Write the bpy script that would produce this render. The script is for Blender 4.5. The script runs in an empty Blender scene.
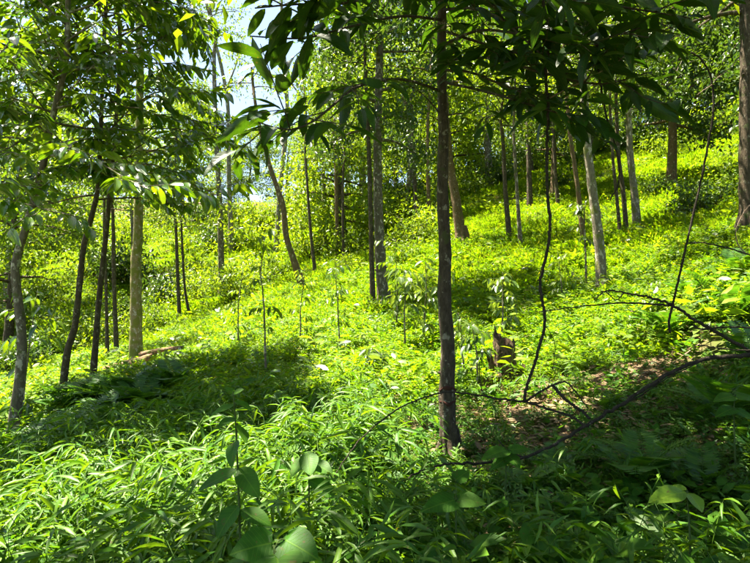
import bpy, math, random
import numpy as np
from mathutils import Vector, Matrix

scene = bpy.context.scene
COL = scene.collection
R = math.radians
rng = np.random.default_rng(7)
random.seed(7)

# ------------------------------------------------------------------ camera, sky, sun, exposure
FPX, PITCH, CAMZ = 556.0, R(2.0), 1.55
cd = bpy.data.cameras.new('camera')
cam = bpy.data.objects.new('camera', cd); COL.objects.link(cam)
cd.sensor_width = 36.0; cd.lens = 36.0 * FPX / 750.0
cd.clip_start = 0.05; cd.clip_end = 600.0
cam.location = (0, 0, CAMZ); cam.rotation_euler = (R(90) + PITCH, 0, 0)
scene.camera = cam

SUN_DIR = Vector((-0.30, 0.16, 0.94)).normalized()      # towards the sun: high, ahead and to the left
w = bpy.data.worlds.new('World'); scene.world = w; w.use_nodes = True
nt = w.node_tree; nt.nodes.clear()
sky = nt.nodes.new('ShaderNodeTexSky'); sky.sky_type = 'NISHITA'; sky.sun_disc = False
sky.sun_elevation = math.asin(SUN_DIR.z)
sky.sun_rotation = math.atan2(SUN_DIR.x, SUN_DIR.y)
sky.dust_density = 2.0; sky.altitude = 300
bg = nt.nodes.new('ShaderNodeBackground'); bg.inputs['Strength'].default_value = 0.05
wo = nt.nodes.new('ShaderNodeOutputWorld')
nt.links.new(sky.outputs[0], bg.inputs[0]); nt.links.new(bg.outputs[0], wo.inputs[0])

sd = bpy.data.lights.new('sun', 'SUN'); sd.energy = 5.0; sd.angle = R(0.53); sd.color = (1.0, 0.92, 0.76)
sun = bpy.data.objects.new('sun', sd); COL.objects.link(sun)
sun.rotation_euler = SUN_DIR.to_track_quat('Z', 'Y').to_euler()
sun.location = SUN_DIR * 60

vs = scene.view_settings
vs.view_transform = 'Standard'; vs.look = 'None'; vs.gamma = 1.0; vs.use_curve_mapping = False
vs.exposure = 2.9
cy = scene.cycles
cy.max_bounces = 4; cy.diffuse_bounces = 2; cy.glossy_bounces = 1; cy.transmission_bounces = 3
cy.sample_clamp_indirect = 6.0; cy.caustics_reflective = False; cy.caustics_refractive = False
cy.use_denoising = True; cy.debug_use_spatial_splits = True; cy.use_adaptive_sampling = True; cy.adaptive_threshold = 0.04

# ------------------------------------------------------------------ helpers: place, terrain
def P(px, py, d):
    """point seen at photo pixel (px, py) at the forward distance d"""
    u, v = (px - 375.0) / FPX, (281.5 - py) / FPX
    dy = math.cos(PITCH) - v * math.sin(PITCH); dz = math.sin(PITCH) + v * math.cos(PITCH)
    s = d / dy
    return np.array([u * s, d, CAMZ + dz * s])

def seen(p):
    """pixel and forward distance of points (n,3)"""
    q = np.asarray(p, float) - np.array([0, 0, CAMZ])
    z = q[:, 1] * math.cos(PITCH) + q[:, 2] * math.sin(PITCH)
    y = -q[:, 1] * math.sin(PITCH) + q[:, 2] * math.cos(PITCH)
    z = np.maximum(z, 1e-3)
    return 375 + FPX * q[:, 0] / z, 281.5 - FPX * y / z, z

_ctl = [(448, 433, 5.8), (507, 362, 9), (601, 288, 12.5), (634, 226, 17), (746, 224, 12), (460, 237, 20), (378, 300, 15),
        (302, 282, 20), (136, 362, 13), (62, 388, 10), (92, 378, 10.5), (12, 436, 8), (222, 300, 24), (700, 152, 28), (480, 190, 30),
        (225, 332, 16), (600, 352, 8.5), (530, 302, 12), (700, 400, 5.6), (330, 380, 8), (60, 340, 22), (350, 240, 28), (700, 290, 9), (600, 190, 24)]
_c = []
for a, b, d in _ctl:
    p = P(a, b, d); _c.append((p[0], p[1], p[2] - 0.22))
_c += [(0, 0, 0), (0, 3, -.05), (-2, 3, -.2), (2, 3, .0), (-1, 5, -.15), (-3.5, 5, -.4), (3, 5, .15), (0, -8, -1), (8, -5, 1.2), (-10, -3, -2), (-15, 10, -1.6),
       (-22, 25, .5), (15, 5, 3.4), (0, 50, 11), (28, 48, 17), (-30, 52, 11), (30, 25, 12), (-12, 34, 4.2), (-14, 46, 8), (-30, 8, -3.5), (30, 0, 6.5)]
_c = np.array(_c)
def _U(r2): return np.where(r2 > 1e-9, 0.5 * r2 * np.log(np.maximum(r2, 1e-12)), 0.0)
_n = len(_c)
_K = _U(((_c[:, None, :2] - _c[None, :, :2]) ** 2).sum(-1)) + np.eye(_n) * 1.5
_Pm = np.c_[np.ones(_n), _c[:, :2]]
_W = np.linalg.solve(np.block([[_K, _Pm], [_Pm.T, np.zeros((3, 3))]]), np.r_[_c[:, 2], 0, 0, 0])

def _hash(ix, iy, s):
    v = np.sin(ix * 127.1 + iy * 311.7 + s * 74.7) * 43758.5453
    return v - np.floor(v)
def vnoise(x, y, s=0):
    x = np.asarray(x, float); y = np.asarray(y, float)
    ix, iy = np.floor(x), np.floor(y); fx, fy = x - ix, y - iy
    fx, fy = fx * fx * (3 - 2 * fx), fy * fy * (3 - 2 * fy)
    return ((_hash(ix, iy, s) * (1 - fx) + _hash(ix + 1, iy, s) * fx) * (1 - fy)
            + (_hash(ix, iy + 1, s) * (1 - fx) + _hash(ix + 1, iy + 1, s) * fx) * fy)

def hgt(x, y):
    x = np.atleast_1d(np.asarray(x, float)); y = np.atleast_1d(np.asarray(y, float))
    sh = x.shape; x = x.ravel(); y = y.ravel()
    cx, cyy = np.clip(x, -34, 34), np.clip(y, -12, 55)
    out = np.empty(len(x))
    for i in range(0, len(x), 20000):
        q = np.c_[cx[i:i + 20000], cyy[i:i + 20000]]
        d2 = ((q[:, None, :] - _c[None, :, :2]) ** 2).sum(-1)
        out[i:i + 20000] = _U(d2) @ _W[:_n] + _W[_n] + q @ _W[_n + 1:]
    far = np.clip(np.hypot(x, y - 10) / 12.0 - 0.3, 0, 1)
    out += (vnoise(x * .45, y * .45, 1) - .5) * .22 * far + (vnoise(x * 1.5, y * 1.5, 2) - .5) * .07
    return out.reshape(sh)
def h1(x, y): return float(hgt([x], [y])[0])

# ------------------------------------------------------------------ helpers: meshes
class MB:
    def __init__(s): s.v = []; s.f = []; s.r = []; s.n = 0
    def add(s, v, f, r=0.5):
        v = np.asarray(v, float).reshape(-1, 3); f = np.asarray(f, int)
        s.v.append(v); s.f.append(f + s.n); s.n += len(v)
        s.r.append(np.broadcast_to(np.asarray(r, float), (len(f),)))
    def mesh(s, name, mat, smooth=True):
        me = bpy.data.meshes.new(name)
        if not s.v: return me
        v = np.concatenate(s.v)
        cnt = np.concatenate([np.full(len(f), f.shape[1]) for f in s.f])
        idx = np.concatenate([f.ravel() for f in s.f])
        me.vertices.add(len(v)); me.vertices.foreach_set('co', v.ravel())
        me.loops.add(len(idx)); me.loops.foreach_set('vertex_index', idx)
        me.polygons.add(len(cnt))
        me.polygons.foreach_set('loop_start', np.r_[0, np.cumsum(cnt)[:-1]])
        me.polygons.foreach_set('use_smooth', np.full(len(cnt), smooth))
        a = me.attributes.new('rnd', 'FLOAT', 'FACE'); a.data.foreach_set('value', np.concatenate(s.r))
        me.update(); me.validate()
        if isinstance(mat, (list, tuple)):
            for m in mat: me.materials.append(m)
        else: me.materials.append(mat)
        return me

def obj(name, me, parent=None, loc=(0, 0, 0), **props):
    o = bpy.data.objects.new(name, me); COL.objects.link(o)
    o.parent = parent; o.location = loc
    for k, v in props.items(): o[k] = v
    return o
def thing(name, loc, label, cat, group=None, rz=0.0, sc=1.0):
    o = obj(name, None, None, loc, label=label, category=cat)
    o.empty_display_size = .2; o.rotation_euler = (0, 0, rz); o.scale = (sc,) * 3
    if group: o['group'] = group
    return o

def unit(a): return a / np.maximum(np.linalg.norm(a, axis=-1, keepdims=True), 1e-9)
def smooth_path(pts, n):
    """Catmull-Rom through pts, n points"""
    p = np.asarray(pts, float); k = len(p)
    e = np.vstack([2 * p[0] - p[1], p, 2 * p[-1] - p[-2]])
    t = np.linspace(0, k - 1 - 1e-6, n); i = t.astype(int); f = (t - i)[:, None]
    a, b, c, d = e[i], e[i + 1], e[i + 2], e[i + 3]
    return .5 * (2 * b + (c - a) * f + (2 * a - 5 * b + 4 * c - d) * f ** 2 + (3 * b - a - 3 * c + d) * f ** 3)
def tube(mb, pts, rad, sides=8, jit=0.0, g=rng, r=.5, flat=None):
    pts = np.asarray(pts, float); n = len(pts); rad = np.broadcast_to(np.asarray(rad, float), (n,))
    tan = unit(np.gradient(pts, axis=0))
    ref = np.array([1., 0, 0]) if abs(tan[0][0]) < .8 else np.array([0, 1., 0])
    u = np.empty_like(pts)
    cur = unit(ref - tan[0] * (ref @ tan[0]))
    for i in range(n):
        cur = cur - tan[i] * (cur @ tan[i]); cur = cur / max(np.linalg.norm(cur), 1e-9); u[i] = cur
    v = np.cross(tan, u)
    th = np.linspace(0, 2 * np.pi, sides, endpoint=False)
    rr = rad[:, None] * np.ones((1, sides))
    if jit:
        k = g.random((n, sides)); k = (k + np.roll(k, 1, 0) + np.roll(k, 1, 1) + np.roll(k, -1, 0)) / 4
        rr = rr * (1 + (k - .5) * jit)
        if sides >= 12:
            ph = np.cumsum(g.normal(size=n) * .12)[:, None]; rr = rr * (1 + .045 * np.sin(5 * th[None] + ph) + .03 * np.sin(8 * th[None] - 1.7 * ph) + .04 * np.sin(np.arange(n)[:, None] * .9 + 2 * th[None]))
    ring = pts[:, None, :] + rr[..., None] * (np.cos(th)[None, :, None] * u[:, None, :] + np.sin(th)[None, :, None] * v[:, None, :])
    V = ring.reshape(-1, 3)
    i, j = np.meshgrid(np.arange(n - 1), np.arange(sides), indexing='ij'); j2 = (j + 1) % sides
    F = np.stack([i * sides + j, i * sides + j2, (i + 1) * sides + j2, (i + 1) * sides + j], -1).reshape(-1, 4)
    base = mb.n
    mb.add(V, F, r)
    for e, o in ((0, 1), (n - 1, 0)):
        c = len(V)
        cap = np.array([[e * sides + (q if o == 0 else (q + 1) % sides), e * sides + ((q + 1) % sides if o == 0 else q), 0] for q in range(sides)])
        mb.v.append(pts[e][None] + tan[e] * (rad[e] * .25 if e else -rad[e] * .25)); cap[:, 2] = mb.n; cap[:, :2] += base
        mb.f.append(cap); mb.r.append(np.full(sides, r)); mb.n += 1

# leaf templates: x along the leaf 0..1, y across (times width), z along the normal (times length)
def _grid_leaf(rows, prof, droop, fold, cols=(-1, 0, 1), wave=0.0):
    V = [(0, 0, 0)]; F3 = []; F4 = []
    prev = None
    for k, t in enumerate(rows):
        row = []
        for c in cols:
            V.append((t, c * prof(t) * .5, -droop * t * t + fold * abs(c) * prof(t) + wave * math.sin(9 * t + 2 * c) * abs(c)))
            row.append(len(V) - 1)
        if prev is None:
            F3 += [(0, row[i + 1], row[i]) for i in range(len(row) - 1)]
        else:
            F4 += [(prev[i], prev[i + 1], row[i + 1], row[i]) for i in range(len(row) - 1)]
        prev = row
    V.append((1, 0, -droop))
    F3 += [(prev[i], prev[i + 1], len(V) - 1) for i in range(len(prev) - 1)]
    return np.array(V, float), np.array(F3), np.array(F4).reshape(-1, 4)
ov = lambda t: math.sin(math.pi * t ** .85) ** .8
T_FAR = (np.array([(0, 0, 0), (.42, .5, .05), (.42, -.5, .05), (1, 0, -.10)], float), np.array([(0, 3, 1), (0, 2, 3)]), np.zeros((0, 4), int))
T_MID = _grid_leaf([.28, .65], lambda t: {.28: .9, .65: .85}[t], .16, .045)
T_BLADE = _grid_leaf([.12, .4, .72], lambda t: {.12: .62, .4: 1., .72: .68}[t], .40, .05)
T_BIG = _grid_leaf([.1, .25, .4, .55, .7, .85, .94], ov, .16, .05, (-1, -.5, 0, .5, 1), .012)
T_BIG2 = _grid_leaf([.1, .25, .4, .55, .7, .85, .94], ov, .34, .07, (-1, -.5, 0, .5, 1), .02)
_hp = lambda t: (math.sin(math.pi * min(1, t * 1.02) ** .62) ** .75)
T_HEART = _grid_leaf([-.08, .08, .22, .38, .54, .7, .84, .94], lambda t: _hp((t + .12) / 1.12), .14, .03, (-1, -.5, 0, .5, 1), .015)

def leaves_into(mb, L, T):
    """L: dict pos, dir, nrm, len, wid, rnd"""
    if len(L['pos']) == 0: return
    tv, f3, f4 = T
    d = unit(L['dir']); s = unit(np.cross(L['nrm'], d)); n = np.cross(d, s)
    ln, wd = L['len'][:, None, None], L['wid'][:, None, None]
    V = L['pos'][:, None, :] + tv[None, :, 0:1] * ln * d[:, None] + tv[None, :, 1:2] * wd * s[:, None] + tv[None, :, 2:3] * ln * n[:, None]
    k = len(tv); off = (np.arange(len(d)) * k)[:, None, None]
    base = mb.n
    mb.v.append(V.reshape(-1, 3)); mb.n += len(d) * k
    for f in (f3, f4):
        if len(f):
            mb.f.append((f[None] + off).reshape(-1, f.shape[1]) + base)
            mb.r.append(np.repeat(L['rnd'], len(f)))
def cat_leaves(ls):
    ls = [l for l in ls if len(l['pos'])]
    return {k: np.concatenate([l[k] for l in ls]) for k in ls[0]}
def sub_leaves(L, m): return {k: v[m] for k, v in L.items()}

_leaf_mesh = {}
def leaf_mesh(T, key, mat):
    k = (key, mat.name)
    if k not in _leaf_mesh:
        mb = MB(); mb.add(T[0], T[1]); 
        if len(T[2]): mb.f.append(T[2]); mb.r.append(np.full(len(T[2]), .5))
        _leaf_mesh[k] = mb.mesh('leaf', mat)
    return _leaf_mesh[k]
def leaf_objects(root, L, mat, Ts=(('big', T_BIG), ('big2', T_BIG2)), name='leaf', org=None, owners=None):
    d = unit(L['dir']); s = unit(np.cross(L['nrm'], d)); n = np.cross(d, s)
    org = np.zeros(3) if org is None else org
    for i in range(len(d)):
        k, T = Ts[i % len(Ts)]
        o = bpy.data.objects.new(name, leaf_mesh(T, k, mat)); COL.objects.link(o); o.parent = root if owners is None or L['own'][i] < 0 else owners[int(L['own'][i])]
        p = L['pos'][i] - org; a, b = L['len'][i], L['wid'][i]
        o.matrix_local = Matrix(((d[i][0] * a, s[i][0] * b, n[i][0] * a, p[0]), (d[i][1] * a, s[i][1] * b, n[i][1] * a, p[1]),
                                 (d[i][2] * a, s[i][2] * b, n[i][2] * a, p[2]), (0, 0, 0, 1)))

# ------------------------------------------------------------------ materials
def newmat(name):
    m = bpy.data.materials.new(name); m.use_nodes = True
    t = m.node_tree; t.nodes.clear()
    return m, t, t.nodes.new, t.links.new
def leaf_mat(name, c1, c2, tr, k=.4, rough=.38, spec=.5, vein=False, odd=None, spots=True):
    m, t, N, Lk = newmat(name)
    out = N('ShaderNodeOutputMaterial'); mix = N('ShaderNodeMixShader'); mix.inputs[0].default_value = k
    b = N('ShaderNodeBsdfPrincipled'); b.inputs['Roughness'].default_value = rough; b.inputs['Specular IOR Level'].default_value = spec
    tl = N('ShaderNodeBsdfTranslucent')
    at = N('ShaderNodeAttribute'); at.attribute_name = 'rnd'
    oi = N('ShaderNodeObjectInfo')
    ad = N('ShaderNodeMath'); ad.operation = 'ADD'; Lk(at.outputs['Fac'], ad.inputs[0]); Lk(oi.outputs['Random'], ad.inputs[1])
    fr = N('ShaderNodeMath'); fr.operation = 'FRACT'; Lk(ad.outputs[0], fr.inputs[0])
    rp = N('ShaderNodeValToRGB'); e = rp.color_ramp.elements
    e[0].position = 0; e[0].color = (*c1, 1); e[1].position = .93; e[1].color = (*c2, 1)
    if odd: n_ = e.new(.965); n_.color = (*odd, 1)
    Lk(fr.outputs[0], rp.inputs[0])
    geo = N('ShaderNodeNewGeometry'); nz = N('ShaderNodeTexNoise'); nz.inputs['Scale'].default_value = 14; nz.inputs['Detail'].default_value = 3
    Lk(geo.outputs['Position'], nz.inputs['Vector'])
    hs = N('ShaderNodeHueSaturation'); mr = N('ShaderNodeMapRange')
    mr.inputs[1].default_value = .3; mr.inputs[2].default_value = .7; mr.inputs[3].default_value = .75; mr.inputs[4].default_value = 1.25
    Lk(nz.outputs[0], mr.inputs[0]); Lk(mr.outputs[0], hs.inputs['Value']); Lk(rp.outputs[0], hs.inputs['Color'])
    col = hs.outputs[0]
    if spots:
        n3 = N('ShaderNodeTexNoise'); n3.inputs['Scale'].default_value = 45; n3.inputs['Detail'].default_value = 4; Lk(geo.outputs['Position'], n3.inputs['Vector'])
        m3 = N('ShaderNodeMapRange'); m3.inputs[1].default_value = .64; m3.inputs[2].default_value = .70; m3.inputs[4].default_value = .75; Lk(n3.outputs[0], m3.inputs[0])
        x3 = N('ShaderNodeMix'); x3.data_type = 'RGBA'; Lk(m3.outputs[0], x3.inputs['Factor']); Lk(col, x3.inputs['A']); x3.inputs['B'].default_value = (.11, .075, .025, 1); col = x3.outputs['Result']
    if vein:
        tc = N('ShaderNodeTexCoord'); sx = N('ShaderNodeSeparateXYZ'); Lk(tc.outputs['Object'], sx.inputs[0])
        ab = N('ShaderNodeMath'); ab.operation = 'ABSOLUTE'; Lk(sx.outputs['Y'], ab.inputs[0])
        # side veins: stripes running forward from the midrib
        a2 = N('ShaderNodeMath'); a2.operation = 'MULTIPLY_ADD'; Lk(ab.outputs[0], a2.inputs[0]); a2.inputs[1].default_value = -.45; Lk(sx.outputs['X'], a2.inputs[2])
        a3 = N('ShaderNodeMath'); a3.operation = 'MULTIPLY'; Lk(a2.outputs[0], a3.inputs[0]); a3.inputs[1].default_value = 62
        a4 = N('ShaderNodeMath'); a4.operation = 'SINE'; Lk(a3.outputs[0], a4.inputs[0])
        a5 = N('ShaderNodeMapRange'); Lk(a4.outputs[0], a5.inputs[0]); a5.inputs[1].default_value = .85; a5.inputs[2].default_value = 1; a5.inputs[4].default_value = .3
        a6 = N('ShaderNodeMapRange'); Lk(ab.outputs[0], a6.inputs[0]); a6.inputs[1].default_value = .012; a6.inputs[2].default_value = .03; a6.inputs[3].default_value = .6; a6.inputs[4].default_value = 0
        a7 = N('ShaderNodeMath'); a7.operation = 'MAXIMUM'; Lk(a5.outputs[0], a7.inputs[0]); Lk(a6.outputs[0], a7.inputs[1])
        mx = N('ShaderNodeMix'); mx.data_type = 'RGBA'; Lk(a7.outputs[0], mx.inputs['Factor']); Lk(col, mx.inputs['A'])
        mx.inputs['B'].default_value = (min(1, c2[0] * 1.9), min(1, c2[1] * 1.5), c2[2] * 1.6, 1)
        col = mx.outputs['Result']
        bp = N('ShaderNodeBump'); bp.inputs['Strength'].default_value = .35; bp.inputs['Distance'].default_value = .004; Lk(a7.outputs[0], bp.inputs['Height']); bp.invert = True
        Lk(bp.outputs[0], b.inputs['Normal'])
    Lk(col, b.inputs['Base Color'])
    mt = N('ShaderNodeMix'); mt.data_type = 'RGBA'; mt.blend_type = 'MULTIPLY'; mt.inputs['Factor'].default_value = 1
    gain = N('ShaderNodeRGB'); gain.outputs[0].default_value = (*tr, 1)
    Lk(col, mt.inputs['A']); Lk(gain.outputs[0], mt.inputs['B'])
    Lk(mt.outputs['Result'], tl.inputs['Color'])
    Lk(b.outputs[0], mix.inputs[1]); Lk(tl.outputs[0], mix.inputs[2]); Lk(mix.outputs[0], out.inputs[0])
    return m
def bark_mat(name, c1, c2, patch, thr=.58, pscale=5.0, moss=None, mthr=.6):
    m, t, N, Lk = newmat(name)
    out = N('ShaderNodeOutputMaterial'); b = N('ShaderNodeBsdfPrincipled'); b.inputs['Roughness'].default_value = .92; b.inputs['Specular IOR Level'].default_value = .2
    tc = N('ShaderNodeTexCoord'); mp = N('ShaderNodeMapping'); mp.inputs['Scale'].default_value = (1, 1, .35); Lk(tc.outputs['Object'], mp.inputs[0])
    n1 = N('ShaderNodeTexNoise'); n1.inputs['Scale'].default_value = 28; n1.inputs['Detail'].default_value = 8; n1.inputs['Roughness'].default_value = .7; Lk(mp.outputs[0], n1.inputs['Vector'])
    r1 = N('ShaderNodeValToRGB'); e = r1.color_ramp.elements; e[0].position = .32; e[0].color = (*c1, 1); e[1].position = .68; e[1].color = (*c2, 1); Lk(n1.outputs[0], r1.inputs[0])
    col = r1.outputs[0]
    for c, th, sc in ((patch, thr, pscale * 1.8), (moss, mthr, pscale * .9)):
        if c is None: continue
        n2 = N('ShaderNodeTexNoise'); n2.inputs['Scale'].default_value = sc; n2.inputs['Detail'].default_value = 6; n2.inputs['Roughness'].default_value = .62
        mp2 = N('ShaderNodeMapping'); mp2.inputs['Location'].default_value = (sc, 3, 1); mp2.inputs['Scale'].default_value = (1, 1, .8); Lk(tc.outputs['Object'], mp2.inputs[0]); Lk(mp2.outputs[0], n2.inputs['Vector'])
        r2 = N('ShaderNodeMapRange'); r2.inputs[1].default_value = th - .02; r2.inputs[2].default_value = th + .03; Lk(n2.outputs[0], r2.inputs[0])
        mx = N('ShaderNodeMix'); mx.data_type = 'RGBA'; Lk(r2.outputs[0], mx.inputs['Factor']); Lk(col, mx.inputs['A']); mx.inputs['B'].default_value = (*c, 1)
        col = mx.outputs['Result']
    Lk(col, b.inputs['Base Color'])
    bp = N('ShaderNodeBump'); bp.inputs['Strength'].default_value = .9; bp.inputs['Distance'].default_value = .03; Lk(n1.outputs[0], bp.inputs['Height']); Lk(bp.outputs[0], b.inputs['Normal'])
    Lk(b.outputs[0], out.inputs[0])
    return m
def ground_mat(name, a, b_, c, moss=None):
    m, t, N, Lk = newmat(name)
    out = N('ShaderNodeOutputMaterial'); b = N('ShaderNodeBsdfPrincipled'); b.inputs['Roughness'].default_value = .95; b.inputs['Specular IOR Level'].default_value = .15
    geo = N('ShaderNodeNewGeometry')
    n1 = N('ShaderNodeTexNoise'); n1.inputs['Scale'].default_value = 9; n1.inputs['Detail'].default_value = 9; n1.inputs['Roughness'].default_value = .7; Lk(geo.outputs['Position'], n1.inputs['Vector'])
    r1 = N('ShaderNodeValToRGB'); e = r1.color_ramp.elements; e[0].position = .3; e[0].color = (*a, 1); e[1].position = .7; e[1].color = (*c, 1); x = e.new(.5); x.color = (*b_, 1); Lk(n1.outputs[0], r1.inputs[0])
    col = r1.outputs[0]
    if moss:
        n2 = N('ShaderNodeTexNoise'); n2.inputs['Scale'].default_value = .8; n2.inputs['Detail'].default_value = 7; Lk(geo.outputs['Position'], n2.inputs['Vector'])
        r2 = N('ShaderNodeMapRange'); r2.inputs[1].default_value = .42; r2.inputs[2].default_value = .56; Lk(n2.outputs[0], r2.inputs[0])
        mx = N('ShaderNodeMix'); mx.data_type = 'RGBA'; Lk(r2.outputs[0], mx.inputs['Factor']); Lk(col, mx.inputs['A']); mx.inputs['B'].default_value = (*moss, 1); col = mx.outputs['Result']
    Lk(col, b.inputs['Base Color'])
    bp = N('ShaderNodeBump'); bp.inputs['Strength'].default_value = .8; bp.inputs['Distance'].default_value = .03; Lk(n1.outputs[0], bp.inputs['Height']); Lk(bp.outputs[0], b.inputs['Normal'])
    Lk(b.outputs[0], out.inputs[0])
    return m

TRY = (1.7, 1.5, .6)
M = dict(
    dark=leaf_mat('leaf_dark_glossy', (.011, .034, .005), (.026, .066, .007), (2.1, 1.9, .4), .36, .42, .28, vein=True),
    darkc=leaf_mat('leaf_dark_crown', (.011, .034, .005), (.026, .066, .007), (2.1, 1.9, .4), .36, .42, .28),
    long=leaf_mat('leaf_long', (.030, .090, .007), (.085, .155, .009), (2.0, 1.65, .35), .48, .2, 1.0, vein=True),
    longc=leaf_mat('leaf_long_crown', (.030, .090, .007), (.085, .155, .009), (2.0, 1.65, .35), .48, .2, 1.0),
    mid=leaf_mat('leaf_mid', (.06, .135, .008), (.13, .20, .011), TRY, .5, .45, .4),
    deep=leaf_mat('leaf_deep', (.025, .07, .010), (.06, .11, .012), TRY, .4, .42, .45),
    lime=leaf_mat('leaf_lime', (.09, .18, .007), (.17, .245, .010), TRY, .5, .45, .35),
    herb=leaf_mat('leaf_herb', (.095, .212, .005), (.172, .270, .008), (1.5, 1.4, .3), .54, .5, .3, odd=(.28, .27, .05), spots=False),
    grass=leaf_mat('leaf_bamboo_grass', (.04, .125, .008), (.095, .19, .012), (1.8, 1.5, .4), .42, .48, .32),
    grassp=leaf_mat('leaf_bamboo_grass_part', (.04, .125, .008), (.095, .19, .012), (1.8, 1.5, .4), .42, .48, .32),
    broad=leaf_mat('leaf_broad', (.03, .105, .008), (.055, .14, .010), (1.8, 1.6, .5), .42, .5, .15, vein=True),
    broadlime=leaf_mat('leaf_broad_lime', (.11, .22, .015), (.14, .25, .015), (1.8, 1.6, .5), .45, .38, .45, vein=True),
    fern=leaf_mat('leaf_fern', (.03, .10, .012), (.06, .15, .012), (1.8, 1.6, .4), .4, .45, .4),
    pale=leaf_mat('leaf_pale', (.07, .13, .02), (.12, .18, .03), TRY, .4, .28, .7),
    dry=leaf_mat('leaf_dry', (.10, .068, .03), (.24, .17, .082), (1.1, 1, .8), .15, .7, .25, odd=(.32, .22, .12)),
    bark_main=bark_mat('bark_main', (.025, .018, .011), (.095, .072, .046), (.22, .195, .14), .6, 9, (.06, .065, .022), .6),
    bark_scar=bark_mat('bark_scar', (.035, .014, .009), (.075, .028, .018), None),
    bark_grey=bark_mat('bark_grey', (.07, .055, .038), (.18, .145, .10), (.38, .34, .26), .56, 6, (.09, .10, .03), .58),
    bark_dark=bark_mat('bark_dark', (.03, .022, .013), (.105, .078, .047), (.20, .175, .12), .6, 8, (.06, .07, .022), .6),
    bark_moss=bark_mat('bark_moss', (.16, .12, .05), (.30, .25, .12), (.42, .40, .33), .58, 8, (.16, .17, .03), .5),
    bark_orange=bark_mat('bark_orange', (.07, .045, .02), (.19, .125, .06), (.30, .25, .16), .6, 6, (.10, .10, .03), .58),
    bark_pale=bark_mat('bark_pale', (.10, .085, .055), (.23, .195, .135), (.40, .37, .28), .56, 6, (.13, .14, .035), .56),
    dead=bark_mat('dead_wood', (.016, .013, .008), (.05, .039, .025), (.12, .11, .075), .64, 20, (.04, .05, .015), .64),
    deadpale=bark_mat('dead_wood_pale', (.12, .08, .05), (.30, .22, .15), (.40, .34, .26), .62, 20),
    stump=bark_mat('rotten_wood', (.05, .032, .018), (.16, .11, .062), (.03, .02, .012), .56, 14, (.07, .09, .025), .6),
    log=bark_mat('log_bark', (.08, .045, .022), (.22, .14, .075), (.34, .25, .15), .58, 10, (.09, .10, .03), .58),
    cut=bark_mat('cut_wood', (.40, .21, .09), (.55, .33, .15), None),
    stem=bark_mat('green_stem', (.05, .08, .02), (.09, .14, .03), None),
    soil=ground_mat('soil', (.035, .022, .013), (.085, .052, .03), (.15, .095, .055), (.05, .09, .007)),
    litter_soil=ground_mat('litter_soil', (.06, .038, .02), (.12, .078, .045), (.21, .145, .09)),
    dirt=ground_mat('bare_dirt', (.22, .13, .07), (.32, .21, .12), (.42, .30, .19)),
)

# ------------------------------------------------------------------ ground
def axis(lo, hi, fine_lo, fine_hi, s):
    mid = np.arange(fine_lo, fine_hi + 1e-6, s)
    a = [fine_lo]; k = s
    while a[-1] > lo: k *= 1.25; a.append(a[-1] - k)
    b = [fine_hi]; k = s
    while b[-1] < hi: k *= 1.25; b.append(b[-1] + k)
    return np.r_[np.array(a[1:])[::-1], mid, np.array(b[1:])]
def build_ground():
    xs, ys = axis(-260, 260, -16, 16, .25), axis(-60, 300, 0, 34, .25)
    X, Y = np.meshgrid(xs, ys)
    Z = hgt(X, Y)
    mb = MB(); nx = len(xs)
    i, j = np.meshgrid(np.arange(len(ys) - 1), np.arange(nx - 1), indexing='ij')
    mb.add(np.stack([X, Y, Z], -1).reshape(-1, 3), np.stack([i * nx + j, i * nx + j + 1, (i + 1) * nx + j + 1, (i + 1) * nx + j], -1).reshape(-1, 4))
    obj('ground', mb.mesh('ground', M['soil']), kind='structure', label='brown soil of the wooded slope', category='ground')
build_ground()
def ground_patch(name, line, width, label):
    c = smooth_path(line, 26); mb = MB(); V = []
    t = unit(np.gradient(c, axis=0)); s = np.c_[t[:, 1], -t[:, 0]]
    for k in range(len(c)):
        wk = width * (.75 + .5 * vnoise([k * .6], [0.3], 9)[0]) * min(1, .25 + 1.5 * min(k, len(c) - 1 - k) / 8)
        for q in np.linspace(-1, 1, 9):
            e = 1 + .18 * (vnoise([k * 1.1], [q * 2], 5)[0] - .5)
            V.append((c[k][0] + s[k][0] * q * wk * e, c[k][1] + s[k][1] * q * wk * e))
    V = np.array(V); z = hgt(V[:, 0], V[:, 1]) + .035 - .03 * np.tile(np.abs(np.linspace(-1, 1, 9)) ** 3, len(c))
    i, j = np.meshgrid(np.arange(len(c) - 1), np.arange(8), indexing='ij')
    mb.add(np.c_[V, z], np.stack([i * 9 + j, (i + 1) * 9 + j, (i + 1) * 9 + j + 1, i * 9 + j + 1], -1).reshape(-1, 4))
    obj(name, mb.mesh(name, M['dirt' if 'path' in name else 'litter_soil']), kind='structure', label=label, category='path')
PATH = [(-10.5, 8.6), (-8.0, 9.4), (-6.6, 10.4), (-5.4, 11.6), (-4.6, 12.4)]
ground_patch('dirt_path', PATH, .42, 'bare pale dirt path below the leaning trunks')
CLEAR = [(1.6, 7.6), (2.4, 7.9), (3.2, 7.7), (4.2, 7.9)]
ground_patch('bare_soil', CLEAR, .42, 'bare litter-strewn soil around the broken stump')

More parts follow.
